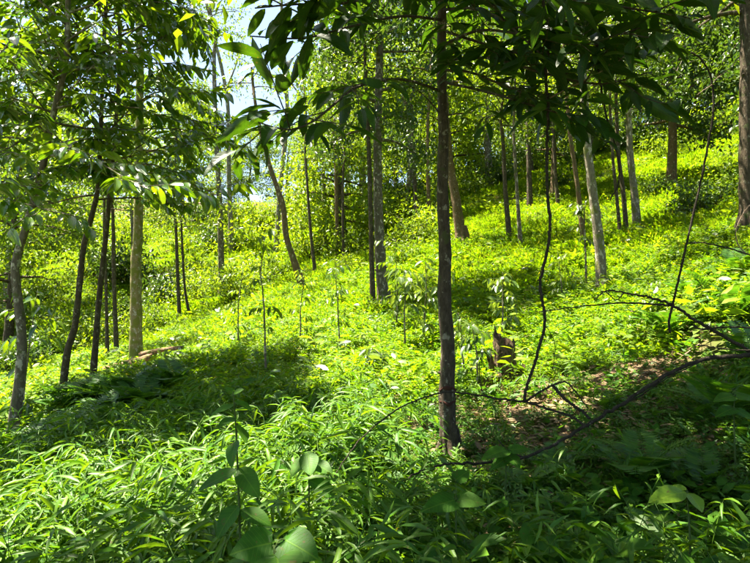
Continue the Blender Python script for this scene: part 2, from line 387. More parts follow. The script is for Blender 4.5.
# ------------------------------------------------------------------ trees
def perp(d, g):
    a = g.normal(size=d.shape); a = a - d * (a * d).sum(-1, keepdims=True); return unit(a)
def twig_leaves(g, pts, n, ln, ratio, droop, spread=.85, t0=.15, jl=.3, up=1.0):
    """leaves set alternately along the polyline pts"""
    pts = np.asarray(pts); k = len(pts)
    t = np.clip(t0 + (1 - t0) * (np.arange(n) + g.random(n) * .6) / n, 0, .999) * (k - 1)
    i = t.astype(int); f = (t - i)[:, None]
    pos = pts[i] * (1 - f) + pts[i + 1] * f
    tan = unit(pts[i + 1] - pts[i])
    side = unit(np.cross(tan, np.array([0, 0, 1.])) + 1e-6) * np.where(np.arange(n) % 2, 1, -1)[:, None]
    d = unit(tan * .55 + side * spread + np.array([0, 0, -1.]) * droop + g.normal(size=(n, 3)) * .25)
    nr = np.array([0, 0, up]) + g.normal(size=(n, 3)) * .38 + side * .25
    L = ln * (1 - jl + 2 * jl * g.random(n))
    return dict(pos=pos + d * L[:, None] * .06, dir=d, nrm=nr, len=L, wid=L * ratio * (.85 + .3 * g.random(n)), rnd=g.random(n))
def cloud_leaves(g, c, n, sig, ln, ratio, droop=.5):
    pos = c + g.normal(size=(n, 3)) * sig * np.array([1, 1, .75])
    d = unit(g.normal(size=(n, 3)) * .8 + np.array([0, 0, -droop]))
    L = ln * (.65 + .7 * g.random(n))
    return dict(pos=pos, dir=d, nrm=np.array([0, 0, 1.]) + g.normal(size=(n, 3)) * .5, len=L, wid=L * ratio, rnd=g.random(n))
def limb_path(g, s, az, el, ln, droop, n=7, wig=.12):
    p = [np.array(s, float)]; d = np.array([math.cos(az) * math.cos(el), math.sin(az) * math.cos(el), math.sin(el)])
    for k in range(n - 1):
        p.append(p[-1] + d * ln / (n - 1)); d = d + g.normal(size=3) * wig + np.array([0, 0, -droop / n]); d /= np.linalg.norm(d)
    return np.array(p)
def at_path(p, t):
    k = t * (len(p) - 1); i = min(int(k), len(p) - 2); f = k - i
    return p[i] * (1 - f) + p[i + 1] * f
def grow(g, trunk, rad, t0, n_limbs, limb_len, el=(.2, .8), droop=.5, subs=5, leaf=None, t1=1.0, bias=None):
    """limbs with twigs off a trunk polyline: (limb tubes, leaves). leaf: dict(mode, n, len, ratio, droop, sig)"""
    tubes, LS = [], []
    for k in range(n_limbs):
        f = (k + g.random() * .8) / n_limbs; t = t0 + (t1 - t0) * f
        s = at_path(trunk, t); r0 = float(np.interp(t, np.linspace(0, 1, len(rad)), rad)) * .5
        az = k * 2.4 + g.random() * .9; L = limb_len * (1.0 - .55 * max(0, f - .35)) * (.7 + .6 * g.random()) * (.6 + .4 * min(1, f * 3 + .4))
        if bias: L *= 1 + bias[1] * math.cos(az - bias[0])
        p = limb_path(g, s, az, el[0] + (el[1] - el[0]) * f + g.normal() * .12, L, droop)
        tubes.append((p, np.linspace(max(r0, .008), .006, len(p))))
        tw = [p[-3:]] if len(p) > 3 else [p]
        for q in range(subs):
            tt = .3 + .7 * (q + g.random()) / subs
            a2 = az + (1 if q % 2 else -1) * (.5 + .6 * g.random())
            p2 = limb_path(g, at_path(p, tt), a2, g.normal() * .3 + .1, L * (.28 + .25 * g.random()), droop * 1.2, 5, .18)
            tubes.append((p2, np.linspace(.011, .003, 5))); tw.append(p2)
        for p2 in tw:
            if leaf['mode'] == 'twig':
                LS.append(twig_leaves(g, p2, leaf['n'], leaf['len'], leaf['ratio'], leaf['droop']))
            else:
                for e in (.45, .75, 1.0):
                    LS.append(cloud_leaves(g, at_path(p2, e), leaf['n'], leaf['sig'], leaf['len'], leaf['ratio'], leaf['droop']))
    return tubes, (cat_leaves(LS) if LS else None)

def taper(n, r0, r1, flare=.35):
    t = np.linspace(0, 1, n)
    return (r0 + (r1 - r0) * t) * (1 + flare * np.exp(-t * 22))

def make_tree(name, d, px, w0, w1, ext, label, cat, bark, leafmat, leafspec, t0=.55, n_limbs=14, limb_len=1.6, el=(.1, .8), droop=.6, subs=5,
              parts=0, T=T_MID, custom=(), group=None, seed=0, sides=12, jit=.16, t1=1.0, name_leafmat=None, cust_leaf=None, lean=(0, 0), bias=None):
    """trunk along photo pixels px at the distance d, then ext metres more above; limbs, crown, single leaves"""
    g = np.random.default_rng(seed + 11)
    pts = [P(a, b, d if len(q) == 0 else q[0]) for a, b, *q in px]
    base = pts[0].copy(); base[2] = h1(base[0], base[1])
    pts[0] = base - np.array([0, 0, .12])
    top = pts[-1]; up = unit(pts[-1] - pts[-2])
    for k in range(1, 4):
        if ext > 0: pts.append(top + (up * .55 + np.array([lean[0], lean[1], .6])) * ext * k / 3 / 1.1 + g.normal(size=3) * .05 * ext * np.array([1, 1, 0]) * .5)
    ln = sum(np.linalg.norm(pts[i + 1] - pts[i]) for i in range(len(pts) - 1))
    n = max(16, int(ln / .09)) if parts or w0 > 9 else max(12, int(ln / .25))
    path = smooth_path(pts, n)
    r0, r1 = w0 / FPX * d / 2, w1 / FPX * d / 2
    rad = taper(n, r0, r1 * .55 if ext > 0 else r1)
    root = thing(name, base, label, cat, group)
    mb = MB(); tube(mb, path - base, rad, sides, jit, g)
    if rad[0] > .05:      # knots and stubs
        for k in range(int(ln * 1.2)):
            t = g.random() * .8 + .05; a = g.random() * 6.28; q = at_path(path, t) - base; rr = float(np.interp(t, np.linspace(0, 1, n), rad))
            dr = np.array([math.cos(a), math.sin(a), .4]); tube(mb, [q + dr * rr * .6, q + dr * rr * 1.12, q + dr * rr * 1.25], [rr * .28, rr * .2, rr * .08], 6, .3, g)
    if w0 > 8:            # root flare
        q0 = base * 0; r_ = rad[0]
        for k in range(6):
            a = k * 1.05 + g.random() * .6; dv = np.array([math.cos(a), math.sin(a), 0]); ln_ = r_ * (2.2 + 1.6 * g.random())
            e = dv * ln_; e[2] = h1(base[0] + e[0], base[1] + e[1]) - base[2] - .04; m_ = dv * r_ * 1.15; m_[2] = .5 * e[2] * r_ * 1.15 / ln_ + r_ * .45
            tube(mb, smooth_path([dv * r_ * .35 + np.array([0, 0, r_ * 2.4]), m_, e], 9), np.linspace(r_ * .42, r_ * .12, 9), 8, .25, g)
    obj('trunk', mb.mesh('trunk', bark), root)
    tubes, L = grow(g, path, rad, t0, n_limbs, limb_len, el, droop, subs, leafspec, t1, bias)
    LS = [L] if L is not None else []; owners = []
    for l in LS: l['own'] = np.full(len(l['pos']), -1.)
    cl = cust_leaf or leafspec
    for c in custom:                                                # limbs that the photograph shows
        pp = smooth_path([P(*q) for q in c['px']], 14)
        mbc = MB(); tube(mbc, pp - base, np.linspace(c.get('r', .016), .005, 14), 7, .2, g); owners.append(obj('limb', mbc.mesh('limb', bark), root))
        if c.get('bare'): continue
        tw = [pp[c.get('tip', 6):]]
        for q in range(c.get('subs', 7)):
            tt = c.get('t0', .35) + (1 - c.get('t0', .35)) * (q + .5 * g.random()) / c.get('subs', 7); i = min(int(tt * 13), 12); tan = unit(pp[i + 1] - pp[i])
            a = math.atan2(tan[1], tan[0]) + (1 if q % 2 else -1) * (.6 + .5 * g.random())
            p2 = limb_path(g, pp[i], a, g.normal() * .3 - .05, c.get('sl', .5) * (.6 + .7 * g.random()), .3, 5, .15)
            tubes.append((p2, np.linspace(.006, .0025, 5))); tw.append(p2)
        for p2 in tw:
            l = twig_leaves(g, p2, c.get('n', 8), cl['len'], cl['ratio'], cl['droop']); l['own'] = np.full(len(l['pos']), len(owners) - 1.); LS.append(l)
    if tubes:
        mb = MB()
        for p, r in tubes: tube(mb, p - base, r, 5)
        obj('branches', mb.mesh('branches', bark), root, kind='stuff')
    if LS:
        L = cat_leaves(LS)
        if parts:
            x, y, z = seen(L['pos']); inside = (x > -10) & (x < 760) & (y > -12) & (y < 575)
            size = np.where(inside, L['len'] / z, 0)
            order = np.argsort(-size)[:parts]; order = order[size[order] > 0]
            m = np.zeros(len(size), bool); m[order] = True
            leaf_objects(root, sub_leaves(L, m), name_leafmat or leafmat, org=base, owners=owners)
            L = sub_leaves(L, ~m)
        mb = MB(); L['pos'] = L['pos'] - base; leaves_into(mb, L, T)
        obj('crown', mb.mesh('crown', leafmat), root, kind='stuff')
    return root

TW = lambda n, ln, ratio, droop: dict(mode='twig', n=n, len=ln, ratio=ratio, droop=droop)
CL = lambda n, ln, ratio, sig, droop=.5: dict(mode='cloud', n=n, len=ln, ratio=ratio, sig=sig, droop=droop)

# the tree with the dark trunk nearest to the camera, its limbs hanging into the picture
main = make_tree('tree', 5.8, [(449.5, 436), (447, 395), (448, 350), (444.5, 300), (445, 250), (442.5, 190), (443.5, 130), (441.5, 70), (442, 0)], 16, 11, 4.2,
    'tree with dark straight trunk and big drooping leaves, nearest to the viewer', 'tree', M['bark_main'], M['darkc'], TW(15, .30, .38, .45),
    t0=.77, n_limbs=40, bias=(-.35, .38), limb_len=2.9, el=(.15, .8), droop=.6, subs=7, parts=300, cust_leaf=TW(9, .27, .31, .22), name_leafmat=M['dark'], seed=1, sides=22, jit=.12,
    custom=[dict(px=[(443, 92, 5.8), (415, 82, 5.4), (390, 79, 5.0), (358, 86, 4.6), (332, 106, 4.2), (312, 122, 4.0), (288, 130, 3.8), (258, 122, 3.7)], t0=.25, subs=9, sl=.5, n=6, tip=9),
            dict(px=[(441, -60, 5.8), (470, -45, 5.0), (505, -22, 4.4), (545, -8, 3.9), (590, 4, 3.6)], t0=.1, subs=9, sl=.5, n=6, tip=9),
            dict(px=[(442, -10, 5.8), (480, 2, 5.4), (520, 12, 5.0), (570, 22, 4.8), (620, 40, 4.6)], t0=.1, subs=9, sl=.5, n=6, tip=9),
            dict(px=[(443, 70, 5.8), (470, 72, 5.5), (500, 84, 5.2), (528, 96, 5.0), (545, 120, 4.8)], t0=.1, subs=7, sl=.45, n=6, tip=9),
            dict(px=[(442, 30, 5.8), (485, 44, 5.3), (530, 55, 4.9), (590, 52, 4.7), (650, 58, 4.5)], t0=.1, subs=9, sl=.5, n=6, tip=9),
            dict(px=[(442, 10, 5.8), (470, 8, 5.2), (500, 18, 4.8), (525, 40, 4.5), (550, 62, 4.3)], t0=.1, subs=9, sl=.5, n=6, tip=9),
            dict(px=[(441, -60, 5.8), (420, -40, 5.0), (390, -18, 4.4), (350, -10, 3.9), (310, -6, 3.6)], subs=5, sl=.4, n=6),
            dict(px=[(442, 116, 5.8), (432, 104, 5.7), (420, 92, 5.6), (406, 84, 5.5)], bare=1, r=.009),
            dict(px=[(443, 116, 5.8), (455, 114, 5.7), (468, 113, 5.6), (475, 110, 5.5)], bare=1, r=.008),
            dict(px=[(441, -20, 5.8), (392, -8, 5.0), (340, 4, 4.3), (300, 4, 3.9), (255, 8, 3.7)], subs=5, sl=.4, n=6),
            dict(px=[(442, 20, 5.8), (402, 16, 5.2), (352, 26, 4.6), (304, 38, 4.2), (250, 36, 4.0)], subs=5, sl=.4, n=5),
            dict(px=[(443, 45, 5.8), (480, 30, 5.2), (530, 36, 4.6), (580, 44, 4.2), (640, 28, 4.0)], t0=.1, subs=9, sl=.5, n=6, tip=9),
            dict(px=[(443, 82, 5.8), (480, 90, 5.3), (515, 100, 4.8), (555, 112, 4.5), (595, 118, 4.3)], t0=.1, subs=9, sl=.5, n=6, tip=9),
            dict(px=[(441, -30, 5.8), (500, -12, 5.0), (560, -2, 4.5), (630, 8, 4.0), (690, 18, 3.8)], t0=.1, subs=9, sl=.5, n=6, tip=9),
            dict(px=[(443, 60, 5.8), (490, 58, 5.2), (540, 72, 4.7), (598, 84, 4.4), (650, 72, 4.2)], t0=.1, subs=9, sl=.5, n=6, tip=9)])
# red-brown scars cut round the main trunk
def scar(zpix, hpix, tilt):
    base = np.array(main.location); c = P(447.5, zpix, 5.8) - base; mb = MB(); n = 26; r = .0865
    for s in (0, 1):
        th = np.linspace(0, 2 * np.pi, n, endpoint=False)
    V = []
    for q in range(n):
        th = 2 * np.pi * q / n; zz = c[2] + tilt * abs(math.sin(th / 2 + .8)) * .06 + .008 * math.sin(5 * th)
        for k, rr in ((-1, r - .006), (-.6, r + .003), (.6, r + .003), (1, r - .006)):
            V.append((c[0] + math.cos(th) * rr, c[1] + math.sin(th) * rr, zz + k * hpix / FPX * 2.9 * (1 + .25 * math.sin(3 * th))))
    F = [(4 * q + k, 4 * ((q + 1) % n) + k, 4 * ((q + 1) % n) + k + 1, 4 * q + k + 1) for q in range(n) for k in range(3)]
    mb.add(V, F); obj('bark_scar', mb.mesh('bark_scar', M['bark_scar']), main)
scar(386, 3.5, -1); scar(403, 3.2, .8)

LONG = TW(19, .20, .37, .45)
make_tree('tree', 8.0, [(9, 442), (17, 400), (22, 345), (17, 290), (16, 262), (30, 215), (42, 170), (52, 120), (66, 60), (68, 0)], 10, 6, 2.4,
    'tree with crooked pale grey trunk at the edge of the picture, beside the dirt path', 'tree', M['bark_grey'], M['longc'], LONG, t0=.52, n_limbs=30, limb_len=1.8, subs=6, parts=220, seed=2,
    sides=16, name_leafmat=M['long'], custom=[dict(px=[(42, 170, 8), (30, 185, 7), (35, 205, 6.2), (70, 215, 5.6)], subs=8, sl=.5, n=8, r=.012),
    dict(px=[(36, 195, 8), (15, 180, 7), (-5, 185, 6), (-30, 200, 5.4)], subs=7, sl=.5, n=7, r=.012),
    dict(px=[(52, 120, 8), (30, 90, 7.2), (10, 60, 6.4), (-10, 50, 6)], subs=9, sl=.6, n=10, r=.012),
    dict(px=[(46, 155, 8), (70, 150, 7), (95, 160, 6.2), (125, 178, 5.8), (150, 190, 5.6)], subs=10, sl=.5, n=10, r=.012),
    dict(px=[(48, 140, 8), (25, 140, 7.4), (5, 150, 6.8), (-20, 160, 6.2)], subs=9, sl=.55, n=10, r=.012),
    dict(px=[(56, 105, 8), (80, 80, 7.4), (100, 60, 7), (125, 50, 6.6)], subs=10, sl=.6, n=10, r=.012),
    dict(px=[(62, 75, 8), (45, 40, 7.4), (30, 15, 7), (10, 0, 6.6)], subs=9, sl=.6, n=10, r=.012)])
make_tree('tree', 10.0, [(61, 389), (67, 355), (75, 325), (79, 290), (84, 245), (92, 215), (98, 185), (101, 120), (104, 40)], 7, 4.5, 2.0,
    'slim tree with dark bent trunk, standing behind the crooked grey trunk', 'tree', M['bark_dark'], M['longc'], LONG, t0=.5, n_limbs=30, limb_len=1.9, subs=6, parts=220, seed=3,
    name_leafmat=M['long'], custom=[dict(px=[(97, 190, 10), (125, 182, 9), (160, 180, 8), (195, 186, 7.2), (228, 200, 6.6)], subs=9, sl=.6, n=9, r=.014),
    dict(px=[(100, 140, 10), (135, 105, 9), (165, 90, 8.2), (195, 95, 7.6)], subs=10, sl=.7, n=10, r=.014),
    dict(px=[(99, 170, 10), (75, 165, 9), (50, 170, 8), (25, 185, 7.4)], subs=9, sl=.6, n=10, r=.013),
    dict(px=[(101, 120, 10), (85, 90, 9.2), (70, 65, 8.6), (45, 50, 8.2)], subs=10, sl=.7, n=10, r=.013),
    dict(px=[(102, 80, 10), (125, 40, 9.4), (150, 20, 8.8), (175, 10, 8.2)], subs=10, sl=.7, n=10, r=.013)])
make_tree('tree', 10.6, [(92, 380), (95, 350), (98, 310), (102, 270), (106, 235), (110, 190), (116, 120), (120, 40)], 6.5, 4, 2.2,
    'slim straight tree with dark trunk, between the bent dark trunk and the mossy trunk', 'tree', M['bark_dark'], M['longc'], LONG, t0=.5, n_limbs=30, limb_len=2.0, subs=6, parts=220, seed=4,
    name_leafmat=M['long'], custom=[dict(px=[(112, 165, 10.6), (150, 140, 9.6), (172, 138, 9.0), (190, 148, 8.6)], subs=9, sl=.7, n=9, r=.013),
    dict(px=[(117, 100, 10.6), (150, 50, 10), (172, 32, 9.4), (192, 32, 8.9)], subs=9, sl=.7, n=9, r=.013),
    dict(px=[(111, 180, 10.6), (140, 165, 9.6), (165, 168, 8.8), (190, 178, 8.0)], subs=9, sl=.6, n=10, r=.013),
    dict(px=[(114, 140, 10.6), (95, 110, 9.8), (78, 100, 9.2), (55, 105, 8.6)], subs=9, sl=.7, n=10, r=.013)])
make_tree('tree', 13, [(136, 364), (136, 310), (136, 260), (138, 235), (139, 160), (140, 60)], 12, 8, 3.0,
    'tree with stout yellowish mossy trunk behind the fallen logs', 'tree', M['bark_moss'], M['longc'], TW(12, .19, .3, .7), t0=.5, n_limbs=16, limb_len=1.7, parts=60, seed=5, sides=18, name_leafmat=M['long'])
make_tree('tree', 24, [(222, 304), (221, 250), (219, 190), (216, 130), (214, 60)], 6.5, 4, 3,
    'far tree with thin straight grey trunk, left of the sky gap', 'tree', M['bark_grey'], M['mid'], CL(6, .16, .4, .26), t0=.5, n_limbs=12, limb_len=1.5, seed=6, T=T_FAR)
make_tree('tree', 20, [(304, 284), (293, 258), (286, 235), (283, 205), (276, 185), (268, 160), (258, 120)], 7, 4, 2.0,
    'tree with orange-brown trunk curving over to one side', 'tree', M['bark_orange'], M['mid'], CL(4, .16, .4, .22), t0=.86, n_limbs=5, limb_len=1.1, seed=7, T=T_FAR,
    custom=[dict(px=[(284, 215, 20), (279, 200, 20), (274, 180, 20.1), (268, 168, 20.2)], bare=1, r=.07)])
make_tree('tree', 15, [(384, 303), (380, 250), (378, 190), (378, 120), (380, 40)], 11, 7, 3,
    'tree with pale grey trunk and dense dark green crown in the middle', 'tree', M['bark_grey'], M['deep'], CL(22, .15, .42, .27), t0=.38, n_limbs=32, limb_len=1.9, el=(0, .7), seed=8, T=T_FAR, sides=16)
make_tree('tree', 14.8, [(373, 302), (371, 230), (369, 150), (366, 80)], 5, 3.5, 2,
    'thin dark tree touching the pale grey trunk in the middle', 'tree', M['bark_dark'], M['deep'], CL(12, .13, .4, .24), t0=.55, n_limbs=12, limb_len=1.3, seed=9, T=T_FAR)
make_tree('tree', 20, [(462, 239), (456, 200), (450, 165), (446, 120), (443, 60)], 10, 7, 3,
    'tree with brown slanting trunk on the bright slope, just behind the main trunk', 'tree', M['bark_orange'], M['mid'], CL(10, .16, .4, .28), t0=.5, n_limbs=18, limb_len=2.6, seed=10, T=T_FAR)
make_tree('tree', 12.5, [(602, 292), (600, 250), (594, 200), (588, 150), (584, 90), (582, 20)], 10.5, 7, 3,
    'tree with pale mottled trunk standing in the shaded patch uphill', 'tree', M['bark_pale'], M['deep'], CL(10, .14, .4, .25), t0=.58, n_limbs=18, limb_len=2.2, seed=11, T=T_FAR, sides=16)
make_tree('tree', 17, [(638, 232), (634, 190), (630, 150), (628, 90)], 7.5, 5, 3,
    'white-barked tree, stoutest of the three slim trunks close together uphill', 'tree', M['bark_pale'], M['deep'], CL(10, .15, .4, .26), t0=.5, n_limbs=16, limb_len=2.2, seed=12, T=T_FAR)
make_tree('tree', 16.8, [(627, 235), (623, 190), (618, 150), (616, 90)], 4.5, 3, 2,
    'slim brown tree, middle one of the three trunks close together uphill', 'tree', M['bark_dark'], M['mid'], CL(8, .15, .4, .24), t0=.5, n_limbs=11, limb_len=1.6, seed=13, T=T_FAR)
make_tree('tree', 16.6, [(621, 236), (617, 200), (613, 160), (610, 110)], 3.5, 2.5, 2,
    'thinnest dark tree of the three trunks close together uphill', 'tree', M['bark_dark'], M['mid'], CL(8, .15, .4, .24), t0=.5, n_limbs=10, limb_len=1.5, seed=14, T=T_FAR)
make_tree('tree', 12, [(748, 228), (747, 150), (747, 60), (745, -10)], 15, 11, 4,
    'tree with thick dark trunk cut by the right edge of the picture', 'tree', M['bark_dark'], M['deep'], CL(12, .14, .4, .28), t0=.42, n_limbs=30, limb_len=2.8, seed=15, T=T_FAR, sides=16)
for k, (d, px, w0, lab, bk) in enumerate([
    (19, [(510, 241), (505, 185), (503, 140)], 5, 'slim tree with forked-looking brown trunk, nearest the hanging vine uphill', 'bark_dark'),
    (18, [(521, 243), (517, 190), (514, 140)], 4, 'thin grey-brown tree between the slim trunks uphill beside the vine', 'bark_grey'),
    (24, [(530, 222), (529, 165), (528, 120)], 5.5, 'far straight dark trunk directly left of the hanging vine on the bright slope', 'bark_dark'),
    (23, [(559, 212), (555, 170), (553, 120)], 3.6, 'thin far trunk directly right of the hanging vine on the bright slope', 'bark_dark'),
    (16, [(585, 244), (578, 190), (571, 140), (566, 90)], 5, 'slim slanting brown trunk next to the pale mottled trunk uphill', 'bark_orange'),
    (22, [(316, 284), (311, 235), (307, 180)], 3.5, 'thin bare-stemmed tree right of the curved orange trunk', 'bark_dark'),
    (24, [(338, 270), (337, 225), (336, 170)], 4.5, 'slim brown tree between the curved trunk and the dark middle crown', 'bark_orange'),
    (28, [(327, 264), (325, 225), (323, 160)], 5, 'far pale-trunked tree seen between two thin brown stems', 'bark_pale'),
    (23, [(344, 270), (343, 235), (343, 180)], 3.2, 'thin stem close beside the dark middle crown', 'bark_dark'),
    (16, [(108, 342), (106, 290), (104, 230)], 3.5, 'thin dark stem seen between the slim dark trunks', 'bark_dark'),
    (17, [(117, 340), (114, 280), (113, 220)], 4.5, 'dark stem just left of the mossy trunk', 'bark_dark'),
    (22, [(180, 326), (178, 285), (176, 230)], 4, 'short dark-stemmed tree right of the fallen logs', 'bark_dark'),
    (22.5, [(191, 326), (185, 290), (182, 240)], 3, 'thin leaning stem beyond the end of the fallen logs', 'bark_dark'),
    (26, [(417, 215), (415, 180), (413, 120)], 4, 'far dark stem left of the main trunk, under the middle crown', 'bark_dark'),
    (25, [(430, 220), (428, 180), (428, 120)], 4, 'far brown stem hard against the main trunk', 'bark_orange')]):
    make_tree('slender_tree', d, px, w0, w0 * .65, 2.2 + (k % 3) * .7, lab, 'tree', M[bk], M[('lime', 'mid', 'mid', 'deep')[k % 4]], CL(8, .14, .4, .25), t0=.52, n_limbs=11, limb_len=1.5, seed=30 + k, T=T_FAR)

# pale bare tree against the sky
for k, (d, px, w0, lab) in enumerate([(31, [(276, 262), (280, 190), (287, 120), (285, 70), (282, 20)], 5, 'tall pale tree with thin crown standing against the sky gap'),
                                      (33, [(232, 270), (229, 180), (228, 110), (222, 70), (212, 30)], 5, 'tall forked pale tree on the left side of the sky gap')]):
    cu = [dict(px=[(287, 78, d), (300, 95, d), (312, 112, d + .3), (318, 125, d + .4)], bare=1, r=.06), dict(px=[(286, 95, d), (276, 80, d), (262, 62, d), (255, 50, d)], bare=1, r=.05)] if k == 0 else \
         [dict(px=[(228, 85, d), (234, 70, d), (240, 52, d), (243, 30, d)], bare=1, r=.07), dict(px=[(228, 100, d), (216, 88, d), (206, 72, d)], bare=1, r=.05)]
    make_tree('tall_tree', d, px, w0, 3, 3, lab, 'tree', M['bark_pale'], M['mid'], CL(3, .16, .4, .35), t0=.66, n_limbs=11, limb_len=3.0, el=(.4, .9), droop=.2, seed=60 + k, T=T_FAR, custom=cu)

# wood behind: whole trees, six kinds of crown shared
KINDS = []
for k in range(7):
    g = np.random.default_rng(100 + k); H = (9.5, 11, 12.5, 8.0, 10, 13, 9)[k]
    tp = smooth_path([(0, 0, -.3), (g.normal() * .15, g.normal() * .15, H * .3), (g.normal() * .3, g.normal() * .3, H * .65), (g.normal() * .4, g.normal() * .4, H)], 30)
    rd = taper(30, .13 + .008 * H, .03)
    mb = MB(); tube(mb, tp, rd, 9, .15, g)
    tubes, L = grow(g, tp, rd, (.28, .4, .45, .18, .3, .5, .22)[k], (30, 28, 26, 30, 32, 26, 30)[k], (2.6, 2.8, 3.0, 2.3, 2.4, 3.2, 2.8)[k], (-.05, .85), .5, 6, CL(17, .19 + .025 * (k % 3), .5, .34))
    for p, r in tubes: tube(mb, p, r, 4)
    cm = MB(); leaves_into(cm, L, T_FAR)
    KINDS.append((mb.mesh('trunk', M[('bark_dark', 'bark_grey', 'bark_pale', 'bark_dark', 'bark_orange', 'bark_grey', 'bark_dark')[k]]),
                  [cm.mesh('crown', M[('mid', 'lime', 'mid', 'lime', 'deep', 'lime', 'mid')[k]])]))
def bush_mesh(seed, mat, r, n):
    g = np.random.default_rng(seed); mb = MB(); sm = MB(); LS = []
    for k in range(n):
        az = g.random() * 6.28; p = limb_path(g, (g.normal() * .1, g.normal() * .1, 0), az, .5 + g.random() * .9, r * (.7 + .6 * g.random()), .6, 6, .15)
        tube(sm, p, np.linspace(.014, .004, 6), 4)
        for e in (.4, .6, .8, 1.0): LS.append(cloud_leaves(g, at_path(p, e), 16, .17, .13, .42, .3))
    leaves_into(mb, cat_leaves(LS), T_FAR)
    return sm.mesh('stem', M['bark_dark']), mb.mesh('foliage', M[mat])
BUSH = [bush_mesh(200 + k, ('mid', 'lime', 'deep', 'lime')[k], (1.1, 1.3, 1.0, .9)[k], (22, 26, 22, 20)[k]) for k in range(4)]
def place_tree(x, y, k, s, rz, label, group):
    t, cs = KINDS[k]
    r = thing('woodland_tree', (x, y, h1(x, y)), label, 'tree', group, rz, s)
    obj('trunk', t, r); o = obj('crown', cs[0], r, kind='stuff')
MARKS = [(12, 'crooked grey trunk'), (62, 'bent dark trunk'), (92, 'straight dark trunk'), (136, 'mossy trunk'), (180, 'short dark-stemmed tree'), (222, 'thin straight grey trunk'), (265, 'leafy tufted sapling'), (300, 'curved trunk'), (340, 'thin few-leaved sapling'), (378, 'middle tree'),
         (420, 'pale-leaved sapling'), (447, 'main trunk'), (480, 'slanting brown trunk'), (507, 'stump'), (547, 'hanging vine'), (597, 'pale mottled trunk'), (632, 'white-barked tree'), (690, 'bowed twig'), (747, 'thick dark trunk')]
def mark(px):
    m = min(MARKS, key=lambda q: abs(q[0] - px)); return ('in line with the ' if abs(px - m[0]) < 7 else 'left of the ' if px < m[0] else 'right of the ') + m[1]
g = np.random.default_rng(5)
placed = []
def far_spot(px, d): return (px - 375) / FPX * d
spots = []
for ring, (d0, d1, n) in enumerate([(25, 30, 12), (30, 37, 15), (37, 46, 20), (46, 56, 26)]):
    for k in range(n):
        px = -60 + 870 * (k + .2 + .6 * g.random()) / n; d = d0 + (d1 - d0) * g.random()
        if 205 < px < 345 and ring < 3: continue
        if px < 212 and (ring == 0 or g.random() < .6): continue            # the gap through which the sky shows
        if 430 < px < 740 and d < 31: continue
        spots.append((px, d, ring))
for px, d, ring in spots:
    k = int(g.integers(0, 7)); s = .85 + .4 * g.random()
    if 200 < px < 345: s *= .66
    side = 'left of the sky gap' if px < 265 else ('on top of the slope' if px > 430 else 'behind the middle crown')
    place_tree(far_spot(px, d), d, k, s, g.random() * 6.28, f'{("tall", "low")[s < 1.0]} {("green", "lime", "green", "lime", "dark green", "lime", "green")[k]}-crowned tree with {("dark", "grey", "pale", "dark", "brown", "grey", "dark")[k]} trunk, far wood, {mark(px)}', f'far wood {side}')
# trees closer in, right bank and left valley
for x, y, k, s, lab in [(13.5, 17, 4, 1.0, 'dense leafy tree on the right bank behind the thick dark trunk'), (11.5, 21.5, 4, .95, 'dense leafy tree on the bank between the thick dark trunk and the three slim trunks'),
                        (16.5, 22, 4, 1.15, 'leafy tree high on the right bank, near the picture corner'), (8.2, 25.5, 4, .75, 'dark leafy tree at the head of the bright slope'),
                        (-14.5, 22, 6, .95, 'bushy tree far down in the hollow at the left edge'),
                        (-18, 27, 2, 1.0, 'tall tree beyond the hollow at the left'), (-13.0, 30, 5, .7, 'lime-green tree beyond the short dark-stemmed tree')]:
    place_tree(x, y, k, s, g.random() * 6, lab, 'trees at the sides of the clearing')
for x, y, k, s, lab in [(-2.15, 2.6, 5, .75, 'unseen tree beside the viewer, added so its crown shades the foreground'), (3.6, 1.6, 5, .75, 'unseen tree at the right of the viewer, added for its shade'), (5.6, 4.6, 5, .75, 'unseen tree beyond the right edge, added to shade the undergrowth')]:  # out-of-frame trees added to throw shade over the foreground
    place_tree(x, y, k, s, 1.0 + x, lab, 'added shade trees overhead')
blist = []
for px, d, k, s, lab in [(20, 16, 2, 1.2, 'dark bush beside the crooked grey trunk'), (45, 19, 0, 1.3, 'green bush in the hollow behind the crooked grey trunk'), (75, 21, 1, 1.3, 'lime bush seen between the two slim dark trunks'),
    (118, 20, 1, 1.1, 'lime bush left of the mossy trunk'), (128, 24, 2, 1.3, 'dark bush behind the mossy trunk'), (160, 21, 0, 1.0, 'green bush right of the mossy trunk'), (172, 26, 2, 1.5, 'dark bush under the short dark-stemmed tree'),
    (200, 25, 1, 1.2, 'lime bush near the far straight grey trunk'), (238, 23, 1, 1.2, 'lime bush right of the far straight grey trunk'), (255, 26, 3, 1.7, 'bright bush under the sky gap'), (275, 25, 0, 1.2, 'green bush left of the curved orange trunk'),
    (310, 27, 1, 1.6, 'lime bush behind the curved orange trunk'), (345, 24, 0, 1.2, 'green bush left of the dark middle crown'), (352, 20, 3, .8, 'bright bush at the foot of the middle tree'), (402, 19, 0, .8, 'green bush right of the middle tree'),
    (412, 22, 1, 1.3, 'lime bush uphill of the middle tree'), (430, 27, 3, 1.6, 'bright bush hard left of the main trunk'), (478, 30, 0, 1.4, 'green bush at the top of the slope right of the slanting trunk'),
    (505, 31, 2, 1.4, 'dark bush at the top of the slope'), (560, 27, 2, .9, 'dark bush between the slim trunks uphill'), (660, 21, 2, .8, 'dark bush right of the white-barked tree'), (705, 16.5, 2, 1.1, 'dark bush below the right bank trees'),
    (740, 17, 0, 1.1, 'green bush behind the thick dark trunk'), (672, 29, 1, 1.2, 'lime bush high on the bright slope')]:
    blist.append((px, d, k, s, lab, 'bushes round the clearing'))
gb = np.random.default_rng(55)
